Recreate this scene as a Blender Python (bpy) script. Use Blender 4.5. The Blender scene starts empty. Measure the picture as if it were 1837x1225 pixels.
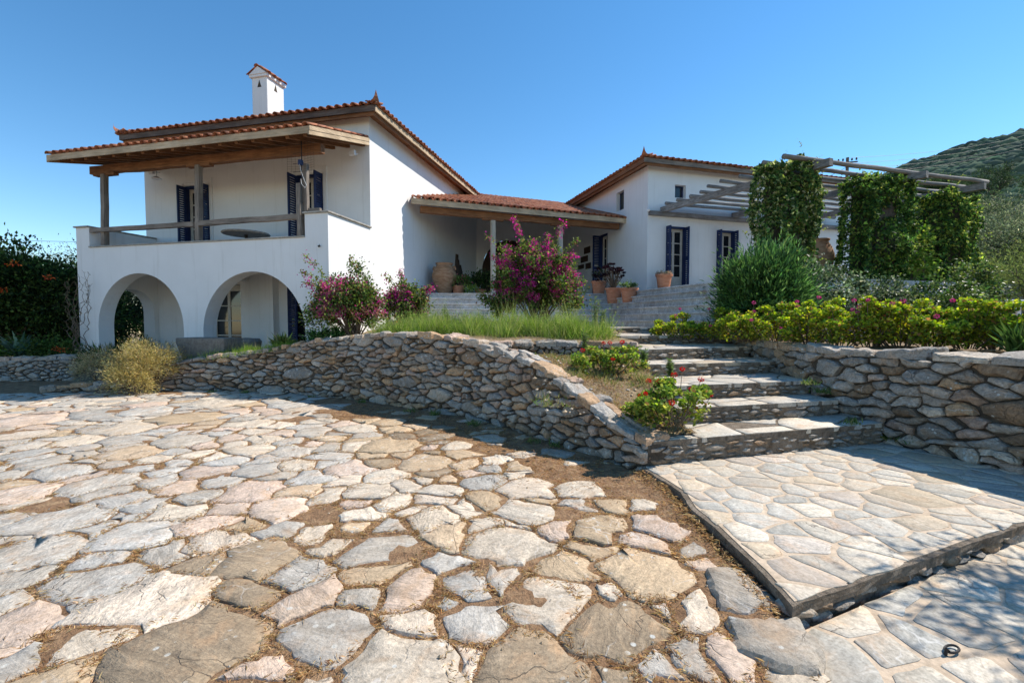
import bpy, math, random
import numpy as np
from mathutils import Vector, Matrix, noise
random.seed(7)
rs = np.random.RandomState(11)
R = math.radians
PI = math.pi
COL = bpy.context.scene.collection
SC = bpy.context.scene

# ------------------------------------------------------------------ camera, sky, sun, exposure
CAM_H, CAM_PITCH, FOC = 1.6, 2.5, 830.0
cam = bpy.data.cameras.new('camera'); cam_o = bpy.data.objects.new('camera', cam); COL.objects.link(cam_o)
cam.sensor_width = 36.0; cam.lens = 36.0 * FOC / 1837.0
cam.clip_start = 0.05; cam.clip_end = 4000
cam_o.location = (0, 0, CAM_H); cam_o.rotation_euler = (R(90 - CAM_PITCH), 0, 0)
SC.camera = cam_o
SUN_AZ, SUN_EL = 19.0, 49.0            # azimuth measured from +X towards +Y
sd = Vector((math.cos(R(SUN_EL)) * math.cos(R(SUN_AZ)), math.cos(R(SUN_EL)) * math.sin(R(SUN_AZ)), math.sin(R(SUN_EL))))
world = bpy.data.worlds.new('World'); SC.world = world; world.use_nodes = True
wn = world.node_tree.nodes; wl = world.node_tree.links
bg = wn['Background']; bg.inputs['Strength'].default_value = 0.148
sky = wn.new('ShaderNodeTexSky'); sky.sky_type = 'NISHITA'; sky.sun_disc = False
sky.sun_elevation = R(SUN_EL); sky.sun_rotation = R(90 - SUN_AZ)
sky.air_density = 1.0; sky.dust_density = 0.0; sky.ozone_density = 1.8; sky.altitude = 600
hs_ = wn.new('ShaderNodeHueSaturation'); hs_.inputs['Saturation'].default_value = 1.26; hs_.inputs['Hue'].default_value = 0.4945; wl.new(sky.outputs[0], hs_.inputs['Color'])
wl.new(hs_.outputs[0], bg.inputs['Color'])
sun = bpy.data.lights.new('sun', 'SUN'); sun.energy = 4.7; sun.angle = R(0.53); sun.color = (1.0, 0.93, 0.83)
sun_o = bpy.data.objects.new('sun', sun); COL.objects.link(sun_o)
sun_o.rotation_euler = (-sd).to_track_quat('-Z', 'Y').to_euler(); sun_o.location = (20, 8, 30)
SC.view_settings.view_transform = 'Standard'; SC.view_settings.look = 'None'
SC.view_settings.gamma = 1.0; SC.view_settings.exposure = 0.45
SC.cycles.max_bounces = 7; SC.cycles.transparent_max_bounces = 6
SC.cycles.use_denoising = True

# ------------------------------------------------------------------ measuring helpers (site survey: a point on a known level or plane)
_c, _s = math.cos(R(CAM_PITCH)), math.sin(R(CAM_PITCH))
def _ray(x, y):
    a = (x - 918.5) / FOC; u = -(y - 612.5) / FOC
    return a, _c + u * _s, -_s + u * _c
def gp(x, y, z=0.0):
    d = _ray(x, y); t = (z - CAM_H) / d[2]; return Vector((d[0] * t, d[1] * t, z))
def dp(x, y, Y):
    d = _ray(x, y); t = Y / d[1]; return Vector((d[0] * t, Y, CAM_H + d[2] * t))

# ------------------------------------------------------------------ object helpers
def tag(o, label=None, cat=None, group=None, kind=None):
    if label: o['label'] = label
    if cat: o['category'] = cat
    if group: o['group'] = group
    if kind: o['kind'] = kind
    return o
def empty(name, loc, rz=0.0, label=None, cat=None, group=None, kind=None):
    o = bpy.data.objects.new(name, None); COL.objects.link(o); o.location = loc; o.rotation_euler = (0, 0, rz)
    o.empty_display_size = 0.2
    return tag(o, label, cat, group, kind)
def mk(name, verts, faces, mat, parent=None, tint=None, smooth=False, kind=None, link=True):
    me = bpy.data.meshes.new(name)
    me.from_pydata([tuple(v) for v in verts], [], faces)
    if tint is not None:
        at = me.attributes.new('tint', 'FLOAT_COLOR', 'POINT')
        n = len(me.vertices)
        arr = np.ones((n, 4), dtype=np.float32)
        arr[:, :3] = np.asarray(tint, dtype=np.float32)
        at.data.foreach_set('color', arr.ravel())
    if smooth is not False: me.polygons.foreach_set('use_smooth', [True] * len(me.polygons) if smooth is True else smooth)
    if mat: me.materials.append(mat)
    me.update()
    o = bpy.data.objects.new(name, me)
    if link: COL.objects.link(o)
    if parent: o.parent = parent
    if kind: o['kind'] = kind
    return o
def mk_np(name, V, Fq, mat, parent=None, tint=None, smooth=False, kind=None):
    """big meshes: V (n,3), Fq (m,k) with constant k"""
    me = bpy.data.meshes.new(name)
    V = np.asarray(V, dtype=np.float32); Fq = np.asarray(Fq, dtype=np.int32)
    m, k = Fq.shape
    me.vertices.add(len(V)); me.vertices.foreach_set('co', V.ravel())
    me.loops.add(m * k); me.loops.foreach_set('vertex_index', Fq.ravel())
    me.polygons.add(m); me.polygons.foreach_set('loop_start', np.arange(0, m * k, k, dtype=np.int32))
    me.update(calc_edges=True)
    if smooth: me.polygons.foreach_set('use_smooth', np.ones(m, dtype=bool))
    if tint is not None:
        at = me.attributes.new('tint', 'FLOAT_COLOR', 'POINT')
        arr = np.ones((len(V), 4), dtype=np.float32); arr[:, :3] = tint
        at.data.foreach_set('color', arr.ravel())
    if mat: me.materials.append(mat)
    o = bpy.data.objects.new(name, me); COL.objects.link(o)
    if parent: o.parent = parent
    if kind: o['kind'] = kind
    return o
class MB:
    """collects verts and faces"""
    def __init__(s): s.v = []; s.f = []; s.t = []
    def add(s, vs, fs, tint=None):
        b = len(s.v); s.v += [tuple(v) for v in vs]; s.f += [tuple(b + i for i in f) for f in fs]
        s.t += [tint or (0.5, 0.5, 0.5)] * len(vs)
    def box(s, x0, x1, y0, y1, z0, z1, tint=None):
        s.add([(x0, y0, z0), (x1, y0, z0), (x1, y1, z0), (x0, y1, z0), (x0, y0, z1), (x1, y0, z1), (x1, y1, z1), (x0, y1, z1)],
              [(3, 2, 1, 0), (4, 5, 6, 7), (0, 1, 5, 4), (1, 2, 6, 5), (2, 3, 7, 6), (3, 0, 4, 7)], tint)
    def bar(s, p, q, w, h, up=(0, 0, 1), tint=None, taper=1.0, jit=0.0, n=1):
        p = Vector(p); q = Vector(q); d = (q - p).normalized(); u = Vector(up)
        sd_ = d.cross(u)
        if sd_.length < 1e-3: sd_ = d.cross(Vector((1, 0, 0)))
        sd_.normalize(); u = sd_.cross(d).normalized()
        vs = []; fs = []
        for i in range(n + 1):
            t = i / n; c = p.lerp(q, t); k = 1 + (taper - 1) * t
            off = Vector((random.uniform(-jit, jit) for _ in range(3))) if 0 < i < n else Vector((0, 0, 0))
            for a, b in ((-1, -1), (1, -1), (1, 1), (-1, 1)):
                vs.append(c + off + sd_ * (a * w / 2 * k * random.uniform(1 - jit * 2, 1 + jit * 2)) + u * (b * h / 2 * k))
        for i in range(n):
            o = i * 4
            for j in range(4): fs.append((o + j, o + (j + 1) % 4, o + 4 + (j + 1) % 4, o + 4 + j))
        fs.append((3, 2, 1, 0)); o = n * 4; fs.append((o, o + 1, o + 2, o + 3))
        s.add(vs, fs, tint)
    def tube(s, path, rad, k=6, tint=None, cap=True):
        path = [Vector(p) for p in path]; n = len(path)
        if not hasattr(rad, '__len__'): rad = [rad] * n
        d0 = (path[1] - path[0]).normalized(); ref = Vector((0, 0, 1)) if abs(d0.z) < .9 else Vector((1, 0, 0))
        a = d0.cross(ref).normalized(); vs = []; fs = []
        for i, p in enumerate(path):
            d = (path[min(i + 1, n - 1)] - path[max(i - 1, 0)]).normalized()
            a = (a - d * a.dot(d)).normalized(); b = d.cross(a)
            for j in range(k):
                th = 2 * PI * j / k; vs.append(p + (a * math.cos(th) + b * math.sin(th)) * rad[i])
        for i in range(n - 1):
            for j in range(k): fs.append((i * k + j, i * k + (j + 1) % k, (i + 1) * k + (j + 1) % k, (i + 1) * k + j))
        if cap: fs.append(tuple(range(k - 1, -1, -1))); fs.append(tuple((n - 1) * k + j for j in range(k)))
        s.add(vs, fs, tint)
    def lathe(s, prof, c=(0, 0, 0), k=24, tint=None, wob=0.0):
        vs = []; fs = []
        for r, z in prof:
            for j in range(k):
                th = 2 * PI * j / k; rr = r * (1 + wob * math.sin(3 * th + z * 9))
                vs.append((c[0] + rr * math.cos(th), c[1] + rr * math.sin(th), c[2] + z))
        for i in range(len(prof) - 1):
            for j in range(k): fs.append((i * k + j, i * k + (j + 1) % k, (i + 1) * k + (j + 1) % k, (i + 1) * k + j))
        fs.append(tuple(range(k - 1, -1, -1)))
        s.add(vs, fs, tint)
    def build(s, name, mat, parent=None, tint=False, **kw):
        return mk(name, s.v, s.f, mat, parent, tint=np.array(s.t) if tint else None, **kw)
def bevel(o, w, seg=1):
    m = o.modifiers.new('bevel', 'BEVEL'); m.width = w; m.segments = seg; m.limit_method = 'ANGLE'; return o

# ------------------------------------------------------------------ materials
def new_mat(name):
    m = bpy.data.materials.new(name); m.use_nodes = True
    nt = m.node_tree; b = nt.nodes['Principled BSDF']; b.inputs['Specular IOR Level'].default_value = 0.3
    return m, nt, b
def N(nt, t, **kw):
    n = nt.nodes.new(t)
    for k, v in kw.items():
        if k.startswith('i_'):
            key = k[2:]
            key = int(key) if key.isdigit() else key.replace('_', ' ')
            n.inputs[key].default_value = v
        else: setattr(n, k, v)
    return n
def ramp(nt, stops, fac, interp='LINEAR'):
    r = nt.nodes.new('ShaderNodeValToRGB'); cr = r.color_ramp; cr.interpolation = interp
    while len(cr.elements) < len(stops): cr.elements.new(0.5)
    for e, (p, c) in zip(cr.elements, stops):
        e.position = p; e.color = (c[0], c[1], c[2], 1) if hasattr(c, '__len__') else (c, c, c, 1)
    nt.links.new(fac, r.inputs[0]); return r.outputs[0]
def mixc(nt, a, b, fac, mode='MIX'):
    n = nt.nodes.new('ShaderNodeMix'); n.data_type = 'RGBA'; n.blend_type = mode
    for s_, v in ((n.inputs[6], a), (n.inputs[7], b), (n.inputs[0], fac)):
        if hasattr(v, 'is_linked') or hasattr(v, 'links'): nt.links.new(v, s_)
        elif hasattr(v, '__len__'): s_.default_value = (v[0], v[1], v[2], 1)
        else: s_.default_value = v if s_ == n.inputs[0] else (v, v, v, 1)
    return n.outputs[2]
def mth(nt, op, a, b=None, c=None):
    n = nt.nodes.new('ShaderNodeMath'); n.operation = op
    for i, v in enumerate((a, b, c)):
        if v is None: continue
        if hasattr(v, 'links'): nt.links.new(v, n.inputs[i])
        else: n.inputs[i].default_value = v
    return n.outputs[0]
def noise_tex(nt, vec, scale, detail=5, rough=0.6, dist=0.0):
    n = nt.nodes.new('ShaderNodeTexNoise'); n.inputs['Scale'].default_value = scale
    n.inputs['Detail'].default_value = detail; n.inputs['Roughness'].default_value = rough; n.inputs['Distortion'].default_value = dist
    if vec is not None: nt.links.new(vec, n.inputs['Vector'])
    return n.outputs[0]
def bump(nt, b, h, strength=0.5, dist=0.02):
    n = nt.nodes.new('ShaderNodeBump'); n.inputs['Strength'].default_value = strength; n.inputs['Distance'].default_value = dist
    nt.links.new(h, n.inputs['Height']); nt.links.new(n.outputs[0], b.inputs['Normal'])
def ocoord(nt): return nt.nodes.new('ShaderNodeTexCoord').outputs['Object']
def mapping(nt, vec, sc=(1, 1, 1), rot=None, loc=None):
    m = nt.nodes.new('ShaderNodeMapping'); m.inputs['Scale'].default_value = sc
    if rot: m.inputs['Rotation'].default_value = rot
    nt.links.new(vec, m.inputs['Vector']); return m.outputs[0]

def stone_material(name, stops, val=1.0, lichen=0.3, bstr=0.6, streak=(1.0, 4.0, 2.0), sc=3.5, bdist=0.02, spots=True, con=1.0):
    m, nt, b = new_mat(name); L = nt.links
    at = N(nt, 'ShaderNodeAttribute', attribute_name='tint'); sep = N(nt, 'ShaderNodeSeparateColor'); L.new(at.outputs['Color'], sep.inputs[0])
    oc = ocoord(nt)
    vr = N(nt, 'ShaderNodeVectorRotate', rotation_type='EULER_XYZ'); L.new(oc, vr.inputs['Vector'])
    comb = N(nt, 'ShaderNodeCombineXYZ'); L.new(mth(nt, 'MULTIPLY', sep.outputs[2], 7.0), comb.inputs[2])
    L.new(mth(nt, 'MULTIPLY', sep.outputs[2], 2.0), comb.inputs[0])
    L.new(comb.outputs[0], vr.inputs['Rotation'])
    ad = N(nt, 'ShaderNodeVectorMath', operation='ADD'); L.new(vr.outputs[0], ad.inputs[0])
    cm = N(nt, 'ShaderNodeCombineXYZ'); L.new(mth(nt, 'MULTIPLY', sep.outputs[2], 91.0), cm.inputs[0]); L.new(cm.outputs[0], ad.inputs[1])
    vec = ad.outputs[0]
    st = noise_tex(nt, mapping(nt, vec, streak), sc, 8, 0.68, 0.6)
    big = noise_tex(nt, vec, 1.7, 3, 0.5)
    fine = noise_tex(nt, vec, 45, 6, 0.7)
    base = ramp(nt, stops, sep.outputs[0])
    tone = ramp(nt, [(0.25, 1 - .62 * con), (0.42, 1 - .2 * con), (0.55, 1.0), (0.75, 1 + .42 * con)], st)
    c = mixc(nt, base, tone, 1.0, 'MULTIPLY')
    # iron staining
    stain = ramp(nt, [(0.52, 0.0), (0.72, 0.55)], noise_tex(nt, vec, 4.2, 6, 0.62, 1.0))
    c = mixc(nt, c, (0.42 * val, 0.25 * val, 0.13 * val), stain)
    f2 = ramp(nt, [(0.3, 0.6), (0.6, 1.14)], fine)
    c = mixc(nt, c, f2, 1.0, 'MULTIPLY')
    vv = N(nt, 'ShaderNodeCombineColor')
    for i in range(3): L.new(mth(nt, 'MULTIPLY', sep.outputs[1], val), vv.inputs[i])
    c = mixc(nt, c, vv.outputs[0], 1.0, 'MULTIPLY')
    # white quartz veins
    wv = N(nt, 'ShaderNodeTexVoronoi', feature='DISTANCE_TO_EDGE'); wv.inputs['Scale'].default_value = 2.3
    dv = N(nt, 'ShaderNodeVectorMath', operation='ADD'); L.new(mapping(nt, vec, (1, 2.6, 1)), dv.inputs[0])
    nz = N(nt, 'ShaderNodeTexNoise'); nz.inputs['Scale'].default_value = 3.0; nz.inputs['Detail'].default_value = 4; L.new(vec, nz.inputs['Vector'])
    sc_ = N(nt, 'ShaderNodeVectorMath', operation='SCALE'); L.new(nz.outputs['Color'], sc_.inputs[0]); sc_.inputs['Scale'].default_value = 0.7
    L.new(sc_.outputs[0], dv.inputs[1]); L.new(dv.outputs[0], wv.inputs['Vector'])
    vein = ramp(nt, [(0.0, 1.0), (0.03, 0.0)], wv.outputs['Distance'])
    vm = mth(nt, 'MULTIPLY', vein, ramp(nt, [(0.5, 0.0), (0.65, 0.6)], big))
    c = mixc(nt, c, (0.62 * val, 0.6 * val, 0.56 * val), vm)
    # dark cracks
    ck = mth(nt, 'MULTIPLY', ramp(nt, [(0.0, 1.0), (0.018, 0.0)], wv.outputs['Distance']), ramp(nt, [(0.35, 0.8), (0.47, 0.0)], big))
    c = mixc(nt, c, (0.09, 0.07, 0.055), ck)
    if lichen > 0:
        vo = N(nt, 'ShaderNodeTexVoronoi'); vo.inputs['Scale'].default_value = 16; L.new(vec, vo.inputs['Vector'])
        sp = ramp(nt, [(0.2, 1.0), (0.27, 0.0)], vo.outputs['Distance'])
        sp = mth(nt, 'MULTIPLY', sp, ramp(nt, [(0.56, 0.0), (0.62, 1.0)], noise_tex(nt, vec, 5, 2, 0.5)))
        sp = mth(nt, 'MULTIPLY', sp, lichen)
        c = mixc(nt, c, (0.6, 0.6, 0.55), sp)
    dust = ramp(nt, [(0.42, 0.0), (0.68, 0.6)], noise_tex(nt, oc, 1.1, 6, 0.62, 0.4))
    c = mixc(nt, c, (0.46 * val, 0.335 * val, 0.21 * val), mth(nt, 'MULTIPLY', dust, 0.6 if spots else 0.0))
    L.new(c, b.inputs['Base Color']); b.inputs['Roughness'].default_value = 0.8
    h = mth(nt, 'ADD', mth(nt, 'MULTIPLY', st, 1.0), mth(nt, 'MULTIPLY', fine, 0.42))
    h = mth(nt, 'SUBTRACT', h, mth(nt, 'MULTIPLY', ck, 0.5))
    bump(nt, b, h, bstr, bdist)
    return m
GREY, BLUE, WHITE, PINK, OCHRE, BROWN = 0.08, 0.25, 0.42, 0.58, 0.75, 0.93
pave_stops = [(0.0, (0.42, 0.375, 0.31)), (0.25, (0.42, 0.395, 0.35)), (0.42, (0.62, 0.525, 0.405)), (0.58, (0.53, 0.405, 0.32)),
              (0.75, (0.53, 0.395, 0.25)), (0.93, (0.27, 0.205, 0.135))]
M_PAVE = stone_material('courtyard_stone', pave_stops, 1.1, 0.85, 0.75, bdist=0.03)
wall_stops = [(0.0, (0.33, 0.28, 0.225)), (0.25, (0.33, 0.305, 0.27)), (0.42, (0.46, 0.39, 0.305)), (0.58, (0.39, 0.28, 0.215)),
              (0.75, (0.43, 0.28, 0.16)), (0.93, (0.24, 0.17, 0.11))]
M_WALL = stone_material('dry_wall_stone', wall_stops, 1.16, 0.85, 1.0, streak=(1, 2.5, 2.5), sc=6, bdist=0.03, spots=False)
slab_stops = [(0.0, (0.42, 0.385, 0.325)), (0.25, (0.39, 0.375, 0.33)), (0.42, (0.52, 0.465, 0.375)), (0.58, (0.42, 0.37, 0.32)),
              (0.75, (0.46, 0.38, 0.27)), (0.93, (0.33, 0.29, 0.24))]
M_SLAB = stone_material('slate_slab', slab_stops, 1.12, 0.12, 0.4, streak=(1, 5, 2), sc=5, bdist=0.010, con=.6)
marb_stops = [(0.0, (0.48, 0.495, 0.50)), (0.5, (0.56, 0.565, 0.56)), (1.0, (0.44, 0.45, 0.44))]
M_MARBLE = stone_material('step_marble', marb_stops, 1.0, 0.0, 0.25, streak=(1, 2, 3), sc=2.5, bdist=0.01, spots=False)

def simple_noise_mat(name, c0, c1, scale=8, rough=0.85, bs=0.3, bd=0.02, stretch=(1, 1, 1), spec=0.3, detail=6, c2=None):
    m, nt, b = new_mat(name)
    v = mapping(nt, ocoord(nt), stretch)
    n = noise_tex(nt, v, scale, detail, 0.65, 0.3)
    stops = [(0.3, c0), (0.7, c1)] if c2 is None else [(0.28, c0), (0.5, c1), (0.72, c2)]
    c = ramp(nt, stops, n)
    n2 = noise_tex(nt, v, scale * 6, 4, 0.7)
    c = mixc(nt, c, ramp(nt, [(0.3, 0.75), (0.7, 1.2)], n2), 1.0, 'MULTIPLY')
    nt.links.new(c, b.inputs['Base Color']); b.inputs['Roughness'].default_value = rough
    b.inputs['Specular IOR Level'].default_value = spec
    bump(nt, b, mth(nt, 'ADD', n, mth(nt, 'MULTIPLY', n2, 0.5)), bs, bd)
    return m
M_DIRT = simple_noise_mat('dry_earth', (0.14, 0.075, 0.038), (0.29, 0.17, 0.09), 7, 0.95, 1.0, 0.05, c2=(0.44, 0.29, 0.16), detail=12)
M_SOIL = simple_noise_mat('garden_soil', (0.15, 0.10, 0.06), (0.27, 0.19, 0.11), 4, 0.95, 1.0, 0.05, c2=(0.34, 0.26, 0.15), detail=9)
M_CORE = simple_noise_mat('wall_core', (0.05, 0.04, 0.03), (0.12, 0.095, 0.07), 12, 0.95, 0.8, 0.03)
M_MORTAR = simple_noise_mat('cream_mortar', (0.38, 0.29, 0.20), (0.54, 0.42, 0.30), 3.5, 0.9, 0.8, 0.012, c2=(0.62, 0.50, 0.37), detail=9)
M_CONC = simple_noise_mat('rough_concrete', (0.10, 0.075, 0.05), (0.26, 0.205, 0.15), 11, 0.92, 1.0, 0.05, c2=(0.36, 0.30, 0.235), detail=10)
M_CAP = simple_noise_mat('parapet_capping', (0.26, 0.24, 0.21), (0.46, 0.43, 0.38), 9, 0.9, 0.6, 0.02)
M_WOODG = simple_noise_mat('weathered_timber', (0.13, 0.115, 0.10), (0.33, 0.305, 0.275), 5, 0.85, 0.8, 0.015, (5, 5, 5), c2=(0.44, 0.41, 0.37))
M_BLUE = simple_noise_mat('blue_paint', (0.006, 0.016, 0.062), (0.010, 0.028, 0.11), 4, 0.55, 0.15, 0.005, spec=0.4)
M_CREAM = simple_noise_mat('cream_paint', (0.52, 0.49, 0.43), (0.62, 0.59, 0.53), 6, 0.6, 0.15, 0.005)
M_DARKW = simple_noise_mat('dark_timber', (0.03, 0.018, 0.012), (0.09, 0.05, 0.03), 6, 0.7, 0.5, 0.01, (1, 1, 0.2))
M_TRUNK = simple_noise_mat('bark', (0.09, 0.065, 0.045), (0.24, 0.18, 0.13), 14, 0.95, 1.0, 0.02, (1, 1, 0.3))
M_IRON = simple_noise_mat('black_iron', (0.01, 0.01, 0.01), (0.04, 0.032, 0.028), 30, 0.55, 0.4, 0.003)
M_ALU = simple_noise_mat('dull_aluminium', (0.35, 0.37, 0.4), (0.55, 0.56, 0.58), 10, 0.45, 0.1, 0.002)
M_PLAST = simple_noise_mat('white_plastic', (0.7, 0.7, 0.7), (0.8, 0.8, 0.8), 10, 0.5, 0.05, 0.002)
M_TROUGH = simple_noise_mat('carved_stone', (0.13, 0.12, 0.105), (0.25, 0.235, 0.21), 16, 0.92, 0.9, 0.02)

def wood_mat(name, c0, c1, c2, axis):
    m, nt, b = new_mat(name); st = {'x': (0.6, 9, 9), 'y': (9, 0.6, 9), 'z': (9, 9, 0.6)}[axis]
    v = mapping(nt, ocoord(nt), st); n = noise_tex(nt, v, 3, 7, 0.7, 0.8); n2 = noise_tex(nt, ocoord(nt), 2.0, 3, 0.5)
    c = ramp(nt, [(0.28, c0), (0.5, c1), (0.72, c2)], n)
    c = mixc(nt, c, ramp(nt, [(0.3, 0.7), (0.7, 1.15)], n2), 1.0, 'MULTIPLY')
    nt.links.new(c, b.inputs['Base Color']); b.inputs['Roughness'].default_value = 0.82
    bump(nt, b, n, 0.7, 0.02); return m
WG = ((0.09, 0.07, 0.055), (0.24, 0.20, 0.165), (0.36, 0.315, 0.265))
WF = ((0.30, 0.205, 0.12), (0.52, 0.39, 0.25), (0.63, 0.50, 0.35))
WB = ((0.09, 0.038, 0.018), (0.22, 0.10, 0.045), (0.34, 0.17, 0.08))
M_WGX, M_WGY, M_WGZ = (wood_mat('grey_timber_' + a, *WG, a) for a in 'xyz')
M_WFX, M_WFY = (wood_mat('faded_board_' + a, *WF, a) for a in 'xy')
M_WBX, M_WBY = (wood_mat('brown_timber_' + a, *WB, a) for a in 'xy')
M_PGX, M_PGY = (wood_mat('silver_pole_' + a, (0.075, 0.07, 0.065), (0.23, 0.215, 0.20), (0.38, 0.36, 0.335), a) for a in 'xy')
M_WDX = wood_mat('dark_timber_board', (0.05, 0.033, 0.025), (0.13, 0.095, 0.075), (0.22, 0.175, 0.145), 'x')
M_WPZ = wood_mat('pale_post', (0.38, 0.33, 0.26), (0.50, 0.45, 0.37), (0.6, 0.55, 0.46), 'z')

def stucco():
    m, nt, b = new_mat('white_stucco'); oc = ocoord(nt)
    n = noise_tex(nt, oc, 1.2, 5, 0.6); v = mapping(nt, oc, (3.5, 3.5, 0.25)); n2 = noise_tex(nt, v, 2.0, 6, 0.65)
    c = ramp(nt, [(0.3, (0.735, 0.73, 0.715)), (0.7, (0.79, 0.785, 0.77))], n)
    c = mixc(nt, c, ramp(nt, [(0.25, (0.87, 0.86, 0.84)), (0.45, (1, 1, 1))], n2), 1.0, 'MULTIPLY')
    nt.links.new(c, b.inputs['Base Color']); b.inputs['Roughness'].default_value = 0.9
    f = noise_tex(nt, oc, 60, 5, 0.7); bump(nt, b, mth(nt, 'ADD', mth(nt, 'MULTIPLY', noise_tex(nt, oc, 2.5, 3, 0.5), 3.0), f), 0.25, 0.012)
    return m
M_STUC = stucco()
def tile_mat():
    m, nt, b = new_mat('terracotta_tile'); oc = ocoord(nt)
    at = N(nt, 'ShaderNodeObjectInfo'); g = N(nt, 'ShaderNodeNewGeometry')
    r1 = mth(nt, 'FRACT', mth(nt, 'ADD', at.outputs['Random'], g.outputs['Random Per Island']))
    c = ramp(nt, [(0.0, (0.28, 0.09, 0.045)), (0.35, (0.38, 0.135, 0.065)), (0.7, (0.46, 0.19, 0.10)), (1.0, (0.22, 0.10, 0.065))], r1)
    n = noise_tex(nt, oc, 14, 5, 0.65)
    c = mixc(nt, c, ramp(nt, [(0.3, (0.6, 0.6, 0.6)), (0.65, (1.15, 1.1, 1.05))], n), 1.0, 'MULTIPLY')
    c = mixc(nt, c, (0.35, 0.30, 0.24), ramp(nt, [(0.6, 0.0), (0.75, 0.55)], noise_tex(nt, oc, 5, 4, 0.6)))
    nt.links.new(c, b.inputs['Base Color']); b.inputs['Roughness'].default_value = 0.85; bump(nt, b, n, 0.3, 0.01); return m
M_TILE = tile_mat()
def pot_mat(name, a, b_, c_):
    m, nt, b = new_mat(name); oc = ocoord(nt)
    n = noise_tex(nt, mapping(nt, oc, (1, 1, 2.5)), 5, 6, 0.6, 0.4)
    c = ramp(nt, [(0.3, a), (0.5, b_), (0.7, c_)], n)
    nt.links.new(c, b.inputs['Base Color']); b.inputs['Roughness'].default_value = 0.85
    rg = N(nt, 'ShaderNodeTexWave', bands_direction='Z'); rg.inputs['Scale'].default_value = 9; rg.inputs['Distortion'].default_value = 0.6
    nt.links.new(oc, rg.inputs['Vector'])
    bump(nt, b, mth(nt, 'ADD', rg.outputs['Fac'], n), 0.25, 0.012); return m
M_POT = pot_mat('terracotta_pot', (0.42, 0.16, 0.08), (0.52, 0.22, 0.12), (0.60, 0.30, 0.19))
M_PITHOS = pot_mat('old_jar_clay', (0.22, 0.12, 0.065), (0.36, 0.20, 0.11), (0.45, 0.29, 0.18))
def glass():
    m, nt, b = new_mat('window_glass'); b.inputs['Base Color'].default_value = (0.012, 0.016, 0.02, 1)
    b.inputs['Roughness'].default_value = 0.06; b.inputs['Specular IOR Level'].default_value = 0.6; return m
M_GLASS = glass()
def leaf_mat(name, trans=0.35, rough=0.5, spec=0.35, boost=1.0):
    m, nt, b = new_mat(name); L = nt.links
    at = N(nt, 'ShaderNodeAttribute', attribute_name='tint')
    b.inputs['Roughness'].default_value = rough; b.inputs['Specular IOR Level'].default_value = spec
    L.new(at.outputs['Color'], b.inputs['Base Color'])
    tr = N(nt, 'ShaderNodeBsdfTranslucent'); hs = N(nt, 'ShaderNodeHueSaturation'); hs.inputs['Value'].default_value = 1.5 * boost
    hs.inputs['Saturation'].default_value = 1.1; L.new(at.outputs['Color'], hs.inputs['Color']); L.new(hs.outputs[0], tr.inputs['Color'])
    mx = N(nt, 'ShaderNodeMixShader'); mx.inputs[0].default_value = trans
    L.new(b.outputs[0], mx.inputs[1]); L.new(tr.outputs[0], mx.inputs[2]); L.new(mx.outputs[0], nt.nodes['Material Output'].inputs['Surface'])
    return m
M_LEAF = leaf_mat('leaf', 0.38, 0.6, 0.2, 1.1); M_PETAL = leaf_mat('petal', 0.4, 0.6, 0.2); M_GLOSSY = leaf_mat('glossy_leaf', 0.28, 0.45, 0.3)

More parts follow.
